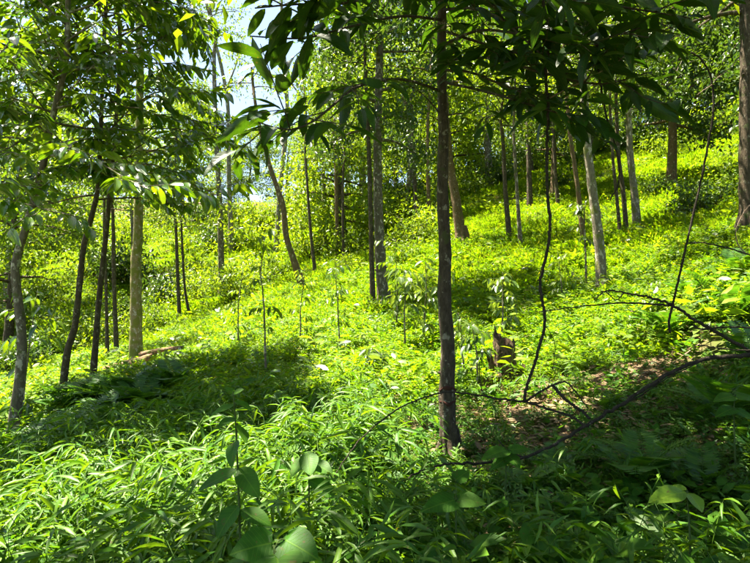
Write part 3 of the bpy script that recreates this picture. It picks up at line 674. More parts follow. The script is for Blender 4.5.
for k in range(64):
    px = -50 + 850 * (k + gb.random()) / 64; d = 27 + 19 * gb.random() + (5 if px > 430 else 0); q = int(gb.choice([0, 1, 1, 3, 3, 2]))
    blist.append((px, d, q, 1.3 + 1.0 * gb.random(), ('green', 'lime', 'dark', 'bright lime')[q] + ' bush in the far thicket, ' + mark(px), 'far thicket'))
for px, d, k, s, lab, grp in blist:
    x = far_spot(px, d); sm, fm = BUSH[k]
    r = thing('bush', (x, d, h1(x, d) - .05), lab, 'bush', grp, g.random() * 6.28, s)
    obj('stem', sm, r, kind='stuff'); obj('foliage', fm, r, kind='stuff')

# ------------------------------------------------------------------ saplings in the clearing
def sapling(d, px, w0, label, tufts, leafn, ll, mat, seed, ratio=.36, matp=None, cat='sapling'):
    g = np.random.default_rng(seed); pts = [P(a, b, d) for a, b in px]
    base = pts[0].copy(); base[2] = h1(base[0], base[1]); pts[0] = base - np.array([0, 0, .05])
    path = smooth_path(pts, 16); path[1:] += np.cumsum(g.normal(size=(15, 3)) * .008, 0) * np.array([1, 1, .2]); root = thing('sapling', base, label, cat, 'saplings in the clearing')
    mb = MB(); tube(mb, path - base, np.linspace(w0 * .8 / FPX * d / 2, .003, 16), 7, .2, g); obj('stem', mb.mesh('stem', M['bark_grey']), root)
    tufts = list(tufts) + [(.12 + .75 * g.random(), g.random() * 6.28, .3 * g.random(), .16 + .16 * g.random()) for _ in range(5)]
    LS = []
    for t, az, el, ln in tufts:
        p = limb_path(g, at_path(path, t), az, el, ln, .6, 5); mb = MB(); tube(mb, p - base, np.linspace(.006, .003, 5), 5); tw_ = obj('twig', mb.mesh('twig', M['stem']), root)
        leaf_objects(tw_, twig_leaves(g, p, leafn, ll, ratio, .75), M[mat], org=base)
TU = lambda g, n, t0, ln: [(t0 + (1 - t0) * (k + .5) / n, 2.4 * k + g.random(), .5 * g.random(), ln * (.7 + .6 * g.random())) for k in range(n)]
g = np.random.default_rng(21)
sapling(9.5, [(266, 374), (265, 320), (263, 270), (266, 228)], 3.2, 'thin sapling with a leafy tuft on top, in the middle of the clearing', TU(g, 6, .72, .22), 5, .15, 'mid', 1)
sapling(11, [(341, 338), (339, 300), (337, 255)], 2.6, 'thin sapling with few leaves below the middle tree', TU(g, 7, .35, .3), 5, .16, 'long', 2)
sapling(11, [(423, 336), (424, 300), (426, 262)], 3.4, 'sapling with pale shining leaves left of the main trunk', TU(g, 9, .45, .45), 6, .2, 'pale', 3)
sapling(10.6, [(405, 322), (404, 290), (402, 268)], 2.6, 'low sapling with white-shining leaves beside the middle tree', TU(g, 7, .3, .35), 5, .2, 'pale', 4)
sapling(8.3, [(464, 372), (463, 345), (462, 312)], 3.0, 'thin sapling between the main trunk and the stump', TU(g, 5, .55, .22), 4, .15, 'pale', 5)
sapling(8.0, [(477, 376), (476, 352), (473, 322)], 3.0, 'dark drooping sapling touching the stump', TU(g, 5, .45, .2), 5, .15, 'deep', 6)
sapling(9, [(376, 378), (377, 360), (375, 345)], 3, 'low dark-leaved sapling in the open clearing', TU(g, 8, .3, .2), 6, .14, 'deep', 7)
sapling(10.5, [(503, 318), (503, 295), (502, 272)], 3, 'bright leafy sapling above the stump', TU(g, 9, .3, .3), 6, .18, 'pale', 8)
sapling(13, [(586, 236), (585, 222), (586, 200)], 3, 'low sapling with white-shining leaves beside the slanting brown trunk', TU(g, 8, .3, .35), 6, .19, 'pale', 9)
sapling(8.6, [(20, 418), (26, 380), (34, 330), (40, 290)], 3, 'leafy sapling beside the crooked grey trunk', TU(g, 8, .55, .4), 6, .2, 'long', 10)

sapling(12, [(396, 318), (397, 285), (395, 240)], 3, 'tall leafy sapling right of the middle tree', TU(g, 10, .25, .45), 7, .16, 'mid', 12)
sapling(12.5, [(300, 330), (299, 305), (302, 268)], 2.6, 'leafy sapling below the foot of the curved trunk', TU(g, 8, .3, .3), 6, .14, 'lime', 13)
sapling(9.2, [(652, 336), (655, 312), (650, 282)], 2.6, 'leafy sapling under the arch of the forked dead branch', TU(g, 8, .3, .25), 6, .13, 'mid', 14)
sapling(14, [(240, 338), (238, 310), (242, 270)], 2.6, 'bushy sapling left of the tufted sapling', TU(g, 10, .25, .35), 7, .14, 'lime', 15)
sapling(12, [(560, 306), (562, 280), (557, 250)], 2.6, 'leafy sapling just right of the hanging vine', TU(g, 9, .25, .3), 6, .14, 'mid', 16)
# ------------------------------------------------------------------ stump, logs, dead branches, vine
def stump():
    b = P(506, 366, 8.6); b[2] = h1(b[0], b[1]); g = np.random.default_rng(3)
    root = thing('stump', b, 'broken rotten tree stump with jagged brown top', 'stump')
    def shard(name, cx, cy, rx, ry, hts, rings=10, n=22, lean=(0, 0)):
        V = []; F = []
        th = np.linspace(0, 2 * np.pi, n, endpoint=False)
        hh = np.array(hts)[(np.arange(n) * len(hts) // n)] * (1 + .05 * g.normal(size=n))
        for k in range(rings):
            f = k / (rings - 1); fl = 1 + .45 * math.exp(-f * 7)
            rr = fl * (1 - .1 * f) * (1 + .10 * np.sin(3 * th + 1) + .06 * np.sin(7 * th) + .05 * g.normal(size=n))
            z = -.1 + (hh + .1) * f
            V += list(zip(cx + rx * rr * np.cos(th) + lean[0] * z, cy + ry * rr * np.sin(th) + lean[1] * z, z))
        for k in range(rings, rings + 4):                                   # hollow inside
            f = 1 - (k - rings + 1) / 5; rr = .72 - .1 * (k - rings)
            V += list(zip(cx + rx * rr * np.cos(th) + lean[0] * hh * f, cy + ry * rr * np.sin(th) + lean[1] * hh * f, hh * (.55 + .4 * f) - .05))
        tot = rings + 4
        F = [(k * n + q, k * n + (q + 1) % n, (k + 1) * n + (q + 1) % n, (k + 1) * n + q) for k in range(tot - 1) for q in range(n)]
        mb = MB(); mb.add(V, F); V0 = (tot - 1) * n
        mb.add([(cx, cy, float(hh.min()) * .4)], np.zeros((0, 3), int), 0.5)
        mb.f.append(np.array([(V0 + q, V0 + (q + 1) % n, tot * n) for q in range(n)])); mb.r.append(np.full(n, .5))
        obj(name, mb.mesh(name, M['stump'], False), root)
    shard('stump_body', 0, 0, .17, .15, [.60, .66, .72, .76, .74, .68, .62, .56, .55, .58], 12, 26, (-.06, 0))
    shard('splinter', .19, -.06, .06, .05, [.26, .16, .12, .2], 7, 12, (.12, 0))
    shard('splinter', -.17, .02, .05, .05, [.5, .42, .30, .38], 8, 12, (-.22, 0))
    mb = MB(); tube(mb, smooth_path([(-.1, -.1, .08), (-.3, -.2, .03), (-.55, -.22, -.02), (-.7, -.2, -.06)], 12), np.linspace(.06, .02, 12), 9, .3); obj('root', mb.mesh('root', M['stump']), root)
    mb = MB(); tube(mb, smooth_path([(.1, -.12, .06), (.3, -.28, .0), (.5, -.36, -.05)], 10), np.linspace(.06, .02, 10), 9, .3); obj('root', mb.mesh('root', M['stump']), root)
stump()
def fallen_log(pix, r0, r1, label, mat='log', forks=()):
    pts = []
    for a, b, d, up in pix:
        p = P(a, b, d); p[2] = h1(p[0], p[1]) + up; pts.append(p)
    o = pts[0].copy(); g = np.random.default_rng(len(label))
    root = thing('fallen_log', o, label, 'log')
    mb = MB(); path = smooth_path(pts, 26); tube(mb, path - o, np.linspace(r0, r1, 26), 14, .35, g); obj('log', mb.mesh('log', M[mat]), root)
    t = unit(path[0] - path[1]); mb = MB(); tube(mb, [path[0] - o + t * .001, path[0] - o + t * .012], [r0 * .93, r0 * .9], 14, .1, g); obj('cut_end', mb.mesh('cut_end', M['cut']), root)
    for f in forks:
        q = [at_path(path, f[0]) - o + np.array(v) for v in f[1]]
        mb = MB(); tube(mb, smooth_path(q, 12), np.linspace(f[2], .01, 12), 8, .3, g); obj('branch_stub', mb.mesh('branch_stub', M[mat]), root)
fallen_log([(104, 374, 12.1, .22), (120, 372, 12.2, .24), (135, 368, 12.3, .26), (150, 365, 12.4, .28)], .10, .085, 'short thick fallen log lying at the foot of the mossy trunk', forks=[(.9, [(0, 0, 0), (.12, 0, .1), (.25, .02, .12)], .04)])
fallen_log([(141, 358, 12.6, .38), (155, 360, 12.4, .4), (168, 361, 12.3, .4), (183, 361, 12.2, .42)], .06, .04, 'thin fallen pole resting on the thick log')

def dead_wood(name, parts, label, cat, mat='dead', group=None):
    """parts: (part name, [(px, py, d)...], r0, r1); base on the first point"""
    o = P(*parts[0][1][0]); root = thing(name, o, label, cat, group); g = np.random.default_rng(len(label) * 7)
    for pn, px, r0, r1, *mt in parts:
        pts = np.array([P(*q) for q in px]); n = max(14, len(px) * 9)
        path = smooth_path(pts, n); path[1:-1] += g.normal(size=(n - 2, 3)) * max(r0 * .22, .0015)
        mb = MB(); tube(mb, path - o, np.linspace(r0, r1, n), 9, .35, g)
        for k in range(n // 5):       # buds and stubs
            i = int(g.integers(2, n - 2)); rr = r0 + (r1 - r0) * i / n; dv = unit(g.normal(size=3)); q = path[i] - o
            tube(mb, [q, q + dv * rr * 1.7, q + dv * rr * 2.4], [rr * .5, rr * .4, rr * .15], 5, .2, g)
        obj(pn, mb.mesh(pn, M[mt[0] if mt else mat]), root)
# long dead branch along the bottom, and its forks
dead_wood('dead_branch', [
    ('main_stem', [(790, 351, 4.6), (750, 355, 4.6), (705, 359, 4.6), (665, 376, 4.5), (622, 404, 4.5), (584, 426, 4.4), (550, 447, 4.3), (512, 461, 4.2), (455, 464, 4.1), (425, 470, 4.1), (398, 484, 4.0)], .020, .006),
    ('fork', [(584, 425, 4.4), (572, 417, 4.45), (548, 409, 4.5), (525, 402, 4.5), (498, 399, 4.5), (470, 394, 4.5), (440, 393, 4.45), (400, 408, 4.3), (362, 438, 4.1), (334, 476, 3.9)], .011, .004),
    ('twig', [(525, 402, 4.5), (545, 389, 4.55), (564, 382, 4.6), (574, 390, 4.6), (588, 408, 4.6)], .009, .005),
    ('twig', [(553, 386, 4.58), (566, 400, 4.5), (582, 411, 4.45), (590, 419, 4.4)], .014, .010),
    ('twig', [(622, 404, 4.5), (640, 396, 4.5), (664, 380, 4.5), (700, 362, 4.5)], .006, .004),
    ('twig', [(498, 399, 4.5), (484, 394, 4.5), (480, 380, 4.5), (479, 362, 4.5)], .005, .003),
    ('twig', [(524, 458, 4.22), (508, 450, 4.25), (498, 440, 4.3)], .006, .003)],
    'long bare dead branch sweeping low across the shaded undergrowth', 'branch')
dead_wood('dead_branch', [
    ('main_stem', [(800, 380, 4.9), (755, 354, 5.0), (720, 334, 5.1), (695, 320, 5.2), (672, 305, 5.3), (648, 297, 5.4), (625, 293, 5.5), (606, 291, 5.6), (594, 300, 5.6)], .019, .006),
    ('fork', [(674, 306, 5.3), (650, 304, 5.4), (618, 303, 5.5), (586, 306, 5.6), (553, 310, 5.7), (535, 312, 5.7)], .011, .004),
    ('fork', [(750, 328, 5.0), (728, 327, 5.08), (702, 329, 5.15), (693, 325, 5.18)], .007, .008),
    ('twig', [(760, 350, 4.9), (735, 350, 4.95), (712, 347, 5.0), (698, 345, 5.0)], .006, .004),
    ('twig', [(624, 293, 5.5), (616, 300, 5.5), (606, 292, 5.5), (600, 292, 5.5)], .006, .004)],
    'forked dead branch reaching in from the right edge at mid height', 'branch')
dead_wood('hanging_vine', [
    ('vine_stem', [(541, -40, 4.6), (543, 0, 4.6), (549, 35, 4.6), (546, 75, 4.6), (548, 110, 4.6), (547, 150, 4.6), (547, 185, 4.6), (550, 220, 4.6), (549, 240, 4.6), (544, 265, 4.6), (540, 284, 4.6), (543, 305, 4.6), (545, 322, 4.6), (540, 345, 4.58), (533, 368, 4.55), (527, 385, 4.52), (524, 401, 4.5)], .013, .012),
    ('twig', [(550, 98, 4.6), (575, 85, 4.5), (600, 72, 4.4), (625, 56, 4.35), (640, 45, 4.3)], .007, .004, 'deadpale'),
    ('twig', [(545, 325, 4.6), (555, 345, 4.6), (551, 375, 4.6), (545, 395, 4.6)], .003, .002)],
    'long dark knobbly vine hanging straight down to the low dead branch', 'vine')
dead_wood('hanging_vine', [
    ('vine_stem', [(691, 52, 5.2), (700, 58, 5.2), (710, 74, 5.2), (713, 90, 5.2), (713, 115, 5.2), (708, 145, 5.2), (700, 185, 5.2), (692, 220, 5.2), (684, 255, 5.2), (676, 290, 5.25), (673, 303, 5.3), (669, 320, 5.3), (670, 333, 5.3)], .008, .011),
    ('twig', [(713, 84, 5.2), (704, 90, 5.2), (697, 95, 5.2)], .005, .003, 'deadpale'), ('twig', [(713, 82, 5.2), (722, 74, 5.25), (732, 66, 5.3), (736, 60, 5.3)], .005, .003, 'deadpale'),
    ('twig', [(689, 243, 5.2), (705, 243, 5.2), (728, 248, 5.2), (750, 255, 5.2), (770, 262, 5.2)], .006, .007),
    ('twig', [(745, 253, 5.2), (738, 244, 5.25), (736, 230, 5.3), (744, 212, 5.3), (750, 205, 5.3)], .005, .004, 'deadpale')],
    'thin bowed twig, pale at its arched top, crossing the dead branch', 'vine')
dead_wood('hanging_vine', [
    ('vine_stem', [(596, 40, 4.5), (600, 80, 4.5), (606, 115, 4.5), (614, 140, 4.5), (619, 165, 4.5), (618, 185, 4.5), (610, 200, 4.5)], .009, .005)],
    'short dark curved stem hanging out of the big drooping leaves', 'vine')
for k, (a, b, lab) in enumerate([((455, 372), (500, 388), 'grey stick lying beside the stump'), ((520, 366), (560, 372), 'pale stick lying right of the stump'), ((560, 352), (640, 338), 'thin stick on the bare soil uphill of the vine'),
                                 ((640, 350), (700, 362), 'thin stick lying under the forked dead branch'), ((470, 402), (500, 420), 'short stick right of the foot of the main trunk')]):
    pts = []
    for t in np.linspace(0, 1, 5):
        px, py = a[0] + (b[0] - a[0]) * t, a[1] + (b[1] - a[1]) * t; d = (8.2, 8.4, 8.8, 7.4, 6.2)[k] + .2 * t; p = P(px, py, d); p[2] = h1(p[0], p[1]) + .06 + .03 * math.sin(t * 5 + k); pts.append(p)
    o = pts[0].copy(); mb = MB(); tube(mb, smooth_path(np.array(pts) - o, 20), np.linspace(.018, .008, 20), 7, .3)
    obj('stick', mb.mesh('stick', M['deadpale']), None, o, label=lab, category='stick', group='sticks on the ground')

# ------------------------------------------------------------------ plant prototypes
def proto_herb(seed, n=6, hh=.26, ll=.085, ratio=.3, T=T_MID, mat='herb', per=8):
    g = np.random.default_rng(seed); mb = MB(); LS = []
    for k in range(n):
        p = limb_path(g, (g.normal() * .07, g.normal() * .07, 0), g.random() * 6.28, .75 + .6 * g.random(), hh * (.7 + .6 * g.random()), .7, 5, .15)
        tube(mb, p, np.linspace(.003, .0012, 5), 3)
        LS.append(twig_leaves(g, p, per, ll, ratio, .15, .8, .25))
    leaves_into(mb, cat_leaves(LS), T); return mb.mesh('plant', M[mat])
def bamboo_parts(seed, n=4, hh=.55, ll=.19):
    g = np.random.default_rng(seed); st = []; LS = []
    for k in range(n):
        p = limb_path(g, (g.normal() * .06, g.normal() * .06, 0), g.random() * 6.28, .95 + .45 * g.random(), hh * (.6 + .7 * g.random()), .9, 7, .1)
        st.append(p); LS.append(twig_leaves(g, p, 11, ll, .15, .32, .8, .25, .4))
        tip = unit(p[-1] - p[-2]); q = twig_leaves(g, p[-2:], 2, ll * 1.1, .15, .35, .3, .8)
        LS.append(q)
    return st, cat_leaves(LS)
def proto_bamboo(seed, **k):
    st, L = bamboo_parts(seed, **k); mb = MB()
    for p in st: tube(mb, p, np.linspace(.0035, .0015, len(p)), 4)
    leaves_into(mb, L, T_BLADE); return mb.mesh('plant', M['grass'])
def frond(g, ln, az, el):
    p = limb_path(g, (0, 0, .02), az, el, ln, 1.3, 12, .03); n = 34
    t = (np.arange(n) // 2 + .5) / (n / 2) * .86 + .12
    pos = np.array([at_path(p, q) for q in t]); tan = unit(np.array([at_path(p, min(1, q + .05)) for q in t]) - np.array([at_path(p, q - .05) for q in t]))
    sd = unit(np.cross(tan, np.array([0, 0, 1.]))) * np.where(np.arange(n) % 2, 1, -1)[:, None]
    L = ln * .30 * np.sin(np.pi * np.clip(t, .08, .97)) ** .8
    return p, dict(pos=pos, dir=unit(sd + tan * .35 + np.array([0, 0, -.12])), nrm=np.cross(tan, sd) * np.where(np.arange(n) % 2, -1, 1)[:, None] * -1 + g.normal(size=(n, 3)) * .15, len=L, wid=L * .2 + .004, rnd=g.random(n))
def frond_mesh(seed):
    g = np.random.default_rng(seed); p, L = frond(g, .6, 0, .85); mb = MB(); tube(mb, p, np.linspace(.004, .0012, len(p)), 4); leaves_into(mb, L, T_MID); return mb.mesh('frond', M['fern'])
def proto_seedling(seed, ll, mat, n=9, hh=.22):
    g = np.random.default_rng(seed); mb = MB(); p = limb_path(g, (0, 0, 0), g.random() * 6, 1.3, hh, .3, 6, .1); tube(mb, p, np.linspace(.004, .002, 6), 5)
    leaves_into(mb, twig_leaves(g, p, n, ll, .46, .25, .95, .3), T_MID); return mb.mesh('plant', M[mat])
def proto_tuft(seed, mat='herb', n=70, r=.26, ln=.10):
    g = np.random.default_rng(seed); a = g.random(n) * 6.28; q = np.sqrt(g.random(n)) * r
    pos = np.c_[np.cos(a) * q, np.sin(a) * q, .02 + .07 * g.random(n)]; d = unit(np.c_[np.cos(a), np.sin(a), .5 + g.random(n)] + g.normal(size=(n, 3)) * .35)
    L = ln * (.6 + .8 * g.random(n)); mb = MB(); leaves_into(mb, dict(pos=pos, dir=d, nrm=np.array([0, 0, 1.]) + g.normal(size=(n, 3)) * .3, len=L, wid=L * .28, rnd=g.random(n)), T_MID); return mb.mesh('plant', M[mat])
def proto_dry(seed):
    g = np.random.default_rng(seed); mb = MB(); n = 5
    leaves_into(mb, dict(pos=np.c_[g.normal(size=(n, 2)) * .1, .015 + .02 * g.random(n)], dir=np.c_[g.normal(size=(n, 2)), g.normal(size=n) * .12], nrm=np.array([0, 0, 1.]) + g.normal(size=(n, 3)) * .35, len=.05 + .06 * g.random(n), wid=.02 + .02 * g.random(n), rnd=g.random(n)), T_MID)
    return mb.mesh('plant', M['dry'])

def scatter(name, protos, xy, scl, label, cat, tilt=.15, seed=0, lift=0.0):
    g = np.random.default_rng(seed + 500); n = len(xy)
    z = hgt(xy[:, 0], xy[:, 1]) + lift
    me = bpy.data.meshes.new(name); me.vertices.add(n); me.vertices.foreach_set('co', np.c_[xy, z].ravel())
    rot = np.c_[g.normal(size=n) * tilt, g.normal(size=n) * tilt, g.random(n) * 6.283]
    me.attributes.new('rot', 'FLOAT_VECTOR', 'POINT').data.foreach_set('vector', rot.ravel())
    me.attributes.new('scl', 'FLOAT', 'POINT').data.foreach_set('value', np.broadcast_to(scl, (n,)).astype(np.float32))
    me.attributes.new('idx', 'INT', 'POINT').data.foreach_set('value', g.integers(0, len(protos), n).astype(np.int32))
    c = bpy.data.collections.new(name + '_kinds')
    for k, m in enumerate(protos): c.objects.link(bpy.data.objects.new(f'{name}_kind_{k:02d}', m))
    ng = bpy.data.node_groups.new(name, 'GeometryNodeTree')
    ng.interface.new_socket('Geometry', in_out='INPUT', socket_type='NodeSocketGeometry'); ng.interface.new_socket('Geometry', in_out='OUTPUT', socket_type='NodeSocketGeometry')
    N = ng.nodes.new; Lk = ng.links.new
    gi, go = N('NodeGroupInput'), N('NodeGroupOutput'); ip = N('GeometryNodeInstanceOnPoints'); ci = N('GeometryNodeCollectionInfo')
    ci.inputs['Collection'].default_value = c; ci.inputs['Separate Children'].default_value = True; ci.inputs['Reset Children'].default_value = True
    def at(nm, ty): a = N('GeometryNodeInputNamedAttribute'); a.data_type = ty; a.inputs['Name'].default_value = nm; return a.outputs['Attribute']
    er = N('FunctionNodeEulerToRotation'); Lk(at('rot', 'FLOAT_VECTOR'), er.inputs[0])
    Lk(gi.outputs[0], ip.inputs['Points']); Lk(ci.outputs[0], ip.inputs['Instance']); ip.inputs['Pick Instance'].default_value = True
    Lk(at('idx', 'INT'), ip.inputs['Instance Index']); Lk(er.outputs[0], ip.inputs['Rotation']); Lk(at('scl', 'FLOAT'), ip.inputs['Scale']); Lk(ip.outputs[0], go.inputs[0])
    o = obj(name, me, None, kind='stuff', label=label, category=cat)
    md = o.modifiers.new('scatter', 'NODES'); md.node_group = ng
    return o

def sector(g, n, d0, d1, wide=.86, extra=2.0, power=1.0):
    """random ground points ahead of the camera"""
    d = d0 + (d1 - d0) * g.random(n) ** power
    x = (g.random(n) * 2 - 1) * (d * wide + extra)
    return np.c_[x, d]
def line_dist(xy, line):
    c = smooth_path(line, 30); return np.sqrt(((xy[:, None, :] - c[None]) ** 2).sum(-1)).min(1)
g = np.random.default_rng(77)
# mid-ground herbs
def dens(xy):
    a = vnoise(xy[:, 0] * .5, xy[:, 1] * .5, 3)
    k = np.clip(.55 + 1.0 * a, 0, 1)
    k *= np.clip((line_dist(xy, PATH) - .25) / .3, 0, 1); k *= np.clip((line_dist(xy, CLEAR) - .45) / .9, .1, 1)
    bare = np.exp(-(((xy[:, 0] - 1.7) / 1.3) ** 2 + ((xy[:, 1] - 5.7) / 1.3) ** 2)); k *= 1 - .8 * bare
    return k
xy = np.concatenate([sector(g, 6500, 4.2, 9, .9, 2), sector(g, 28000, 8.0, 20, .86, 2)]); xy = xy[g.random(len(xy)) < dens(xy)]
HERB = [proto_herb(300 + k, 6 + k % 3, .22 + .03 * k, .06 + .007 * k, .3 + .03 * k, per=10) for k in range(6)] + [proto_herb(313, 9, .16, .055, .36, T_MID, 'herb', 10), proto_herb(314, 9, .2, .05, .4, T_MID, 'lime', 10), proto_herb(310, 5, .34, .11, .34, T_MID, 'grass', 8), proto_herb(311, 6, .30, .10, .42, T_MID, 'fern', 7), proto_herb(312, 5, .42, .12, .22, T_MID, 'herb', 9)]
TUFT = [proto_tuft(320 + k, ('herb', 'lime', 'herb', 'mid')[k], 80, .28, .085) for k in range(4)]
near = xy[:, 1] < 6.8 + 1.2 * g.random(len(xy)); nxy = xy[near & (g.random(len(xy)) < .7)]; xy = xy[~near]
NH = [proto_herb(390 + k, 6, .2 + .03 * k, .075 + .01 * k, .3, T_MID, ('grass', 'fern', 'grass', 'fern')[k], 8) for k in range(4)]
scatter('green_herbs', NH, nxy, np.where(nxy[:, 0] > -.1, .6, 1.) * (.7 + .5 * g.random(len(nxy))), 'green herbs between the bamboo grass and the clearing', 'herbs', .2, 11)
scatter('herbs', HERB, xy, np.where((xy[:, 0] > -.1) & (xy[:, 1] < 7), .6, 1.) * (.55 + .4 * g.random(len(xy))) * (.75 + .6 * vnoise(xy[:, 0] * .9, xy[:, 1] * .9, 16)), 'bright yellow-green low herbs covering the sunny clearing', 'herbs', .2, 1)
xy = sector(g, 30000, 14, 46, .86, 3); xy = xy[g.random(len(xy)) < np.clip(.4 + vnoise(xy[:, 0] * .4, xy[:, 1] * .4, 5), 0, 1)]
scatter('slope_grass', TUFT, xy, (.75 + .5 * g.random(len(xy))) * (.75 + .9 * vnoise(xy[:, 0] * .8, xy[:, 1] * .8, 15)), 'lime-green grassy cover on the far slope', 'grass', .2, 2)
# foreground bamboo grass
BAM = [proto_bamboo(340 + k, n=3 + k % 3, hh=.42 + .05 * k, ll=.11 + .011 * k) for k in range(6)]
xy = sector(g, 2600, 1.5, 8.0, .85, 1.0, .85)
k = np.where(xy[:, 0] < -.2, 1.0, .5) * np.clip((8.2 - xy[:, 1]) / 3, 0, 1); k *= np.clip(.35 + vnoise(xy[:, 0] * .9, xy[:, 1] * .9, 8), 0, 1)
k *= np.hypot(xy[:, 0], xy[:, 1]) > 1.9
k *= 1 - .92 * np.clip(np.minimum((xy[:, 0] + .15) / .4, np.minimum((xy[:, 1] - 3.0) / .4, (7.5 - xy[:, 1]) / .5)), 0, 1)
xy = xy[g.random(len(xy)) < k]
scatter('bamboo_grass', BAM, xy, np.where(xy[:, 0] < .2, 1.0, .85) * (.75 + .45 * g.random(len(xy))), 'tangle of long-leaved bamboo grass in front', 'grass', .15, 3)
barez = lambda xy: g.random(len(xy)) > .85 * np.exp(-((((xy[:, 0] - 1.9) / 1.5) ** 2 + ((xy[:, 1] - 5.9) / 1.3) ** 2)) ** 2)
SEED = [proto_seedling(360 + k, .08 + .025 * k, ('broad', 'fern', 'grass', 'broad')[k], 7 + k, .16 + .05 * k) for k in range(4)]
M['broadc'] = M['broad']
xy = sector(g, 3400, 1.8, 8, .85, 1.2); xy = xy[(np.hypot(xy[:, 0], xy[:, 1]) > 1.7) & barez(xy)]
lowz = lambda xy: np.where((xy[:, 0] > 0) & (xy[:, 1] > 3.2), .62, 1.)
scatter('seedlings', SEED, xy, lowz(xy) * (.7 + .6 * g.random(len(xy))), 'small broad-leaved seedlings filling the shaded undergrowth', 'undergrowth', .2, 4)
GH = [proto_herb(380 + k, 6, .2, .07, .28, T_MID, 'grass', 8) for k in range(4)]
xy = sector(g, 3000, 1.7, 7, .85, 1.2); xy = xy[(np.hypot(xy[:, 0], xy[:, 1]) > 1.6) & barez(xy)]
scatter('undergrowth', GH, xy, lowz(xy) * (.8 + .5 * g.random(len(xy))), 'fine green undergrowth below the bamboo grass', 'undergrowth', .2, 5)
DRY = [proto_dry(400 + k) for k in range(5)]
xa = np.c_[2.1 + g.normal(size=800) * 1.3, 6.7 + g.normal(size=800) * 1.0]; xb = sector(g, 1600, 2, 16, .8, 1)
xc = np.c_[-6.5 + g.normal(size=150) * 1.2, 10.4 + g.normal(size=150) * .5]
xy = np.concatenate([xa, xb, xc]); scatter('leaf_litter', DRY, xy, .8 + .6 * g.random(len(xy)), 'dry brown fallen leaves on the ground', 'leaf litter', .1, 6, .02)
# small shining broad leaves dotted over the clearing
PS = [proto_seedling(420 + k, .11 + .02 * k, ('pale', 'lime')[k % 2], 8, .3 + .06 * k) for k in range(4)]
xy = sector(g, 1700, 7.5, 28, .8, 1); xy = xy[g.random(len(xy)) < vnoise(xy[:, 0] * .6, xy[:, 1] * .6, 12)]
scatter('young_shoots', PS, xy, .8 + .7 * g.random(len(xy)), 'young pale-leaved shoots standing above the herbs', 'shoots', .2, 7)

# ------------------------------------------------------------------ ferns
FR = [frond_mesh(440 + k) for k in range(4)]
def fern(x, y, s, label, group, seed):
    g = np.random.default_rng(seed); r = thing('fern', (x, y, h1(x, y)), label, 'fern', group, g.random() * 6.28, s)
    n = 7
    for k in range(n):
        o = obj('frond', FR[int(g.integers(0, 4))], r); o.rotation_euler = (g.normal() * .1, g.normal() * .25, 6.283 * k / n + g.normal() * .25); q = .8 + .4 * g.random(); o.scale = (q, q, q)
g = np.random.default_rng(9)
for k in range(26):
    d = 6.8 + 3.2 * g.random(); px = 15 + (d - 6.8) / 3.2 * 70 + 110 * g.random(); fern(far_spot(px, d), d, 1.0 + .35 * g.random(), ('spreading', 'tall')[k % 2] + ' dark fern on the shaded bank, ' + mark(px), 'ferns on the shaded bank', 700 + k)
for k, (px, d, lab) in enumerate([(735, 8.0, 'bright fern on the right bank by the picture edge'), (712, 8.8, 'bright fern below the thick dark trunk'), (690, 9.4, 'bright fern in front of the dark patch uphill'), (742, 9.6, 'bright fern at the foot of the thick dark trunk'),
                                  (668, 8.4, 'bright fern right of the bowed twig'), (640, 4.6, 'fern with narrow fronds just below the low dead branch'), (720, 5.6, 'shaded fern under the dead branches at the right'), (750, 6.6, 'fern half lit at the right edge')]):
    fern(far_spot(px, d), d, 1.15, lab, 'ferns on the right', 760 + k)

for k, (px, d) in enumerate([(330, 3.9), (380, 4.4), (430, 3.4), (520, 4.6), (575, 3.9), (600, 3.0), (650, 3.6), (700, 4.3), (740, 3.4), (490, 3.0), (560, 5.2), (690, 5.6), (395, 2.9), (290, 4.8)]):
    fern(far_spot(px, d), d, .5 + .05 * (k % 4), ('small', 'low')[k % 2] + ' fern in the undergrowth ' + ('close in front, ' if d < 3.7 else 'further in, ') + mark(px), 'small ferns in the undergrowth', 790 + k)
# ------------------------------------------------------------------ single plants in front
def stalk_plant(name, label, cat, basepx, d, stem, leaves, mat, group=None, Ts=(('heart', T_HEART),)):
    b = P(*basepx, d); b[2] = h1(b[0], b[1]); root = thing(name, b, label, cat, group); g = np.random.default_rng(len(label))
    sp = [b] + [P(a, c, dd) for a, c, dd in stem]; path = smooth_path(sp, 18)
    mb = MB(); tube(mb, path - b, np.linspace(.007, .003, 18), 7, .1, g); obj('stem', mb.mesh('stem', M['stem']), root)
    L = {k: [] for k in ('pos', 'dir', 'nrm', 'len', 'wid', 'rnd')}
    for (a, c, dd), (ex, ey, ed), wd, tz in leaves:            # from leaf base to leaf tip in the photo
        p0, p1 = P(a, c, dd), P(ex, ey, ed); v = p1 - p0; ln = np.linalg.norm(v)
        i = int(np.argmin(((path - p0) ** 2).sum(1))); mb = MB()
        if np.linalg.norm(path[i] - p0) > .01:
            tube(mb, smooth_path([path[max(0, i - 2)] - b, (path[i] + p0) / 2 - b + np.array([0, 0, .01]), p0 - b], 7), .0025, 5); obj('leaf_stalk', mb.mesh('leaf_stalk', M['stem']), root)
        L['pos'].append(p0); L['dir'].append(v); L['nrm'].append(np.array(tz, float)); L['len'].append(ln); L['wid'].append(wd); L['rnd'].append(.5)
    L = {k: np.array(v, float) for k, v in L.items()}
    leaf_objects(root, L, M[mat], Ts, org=b)
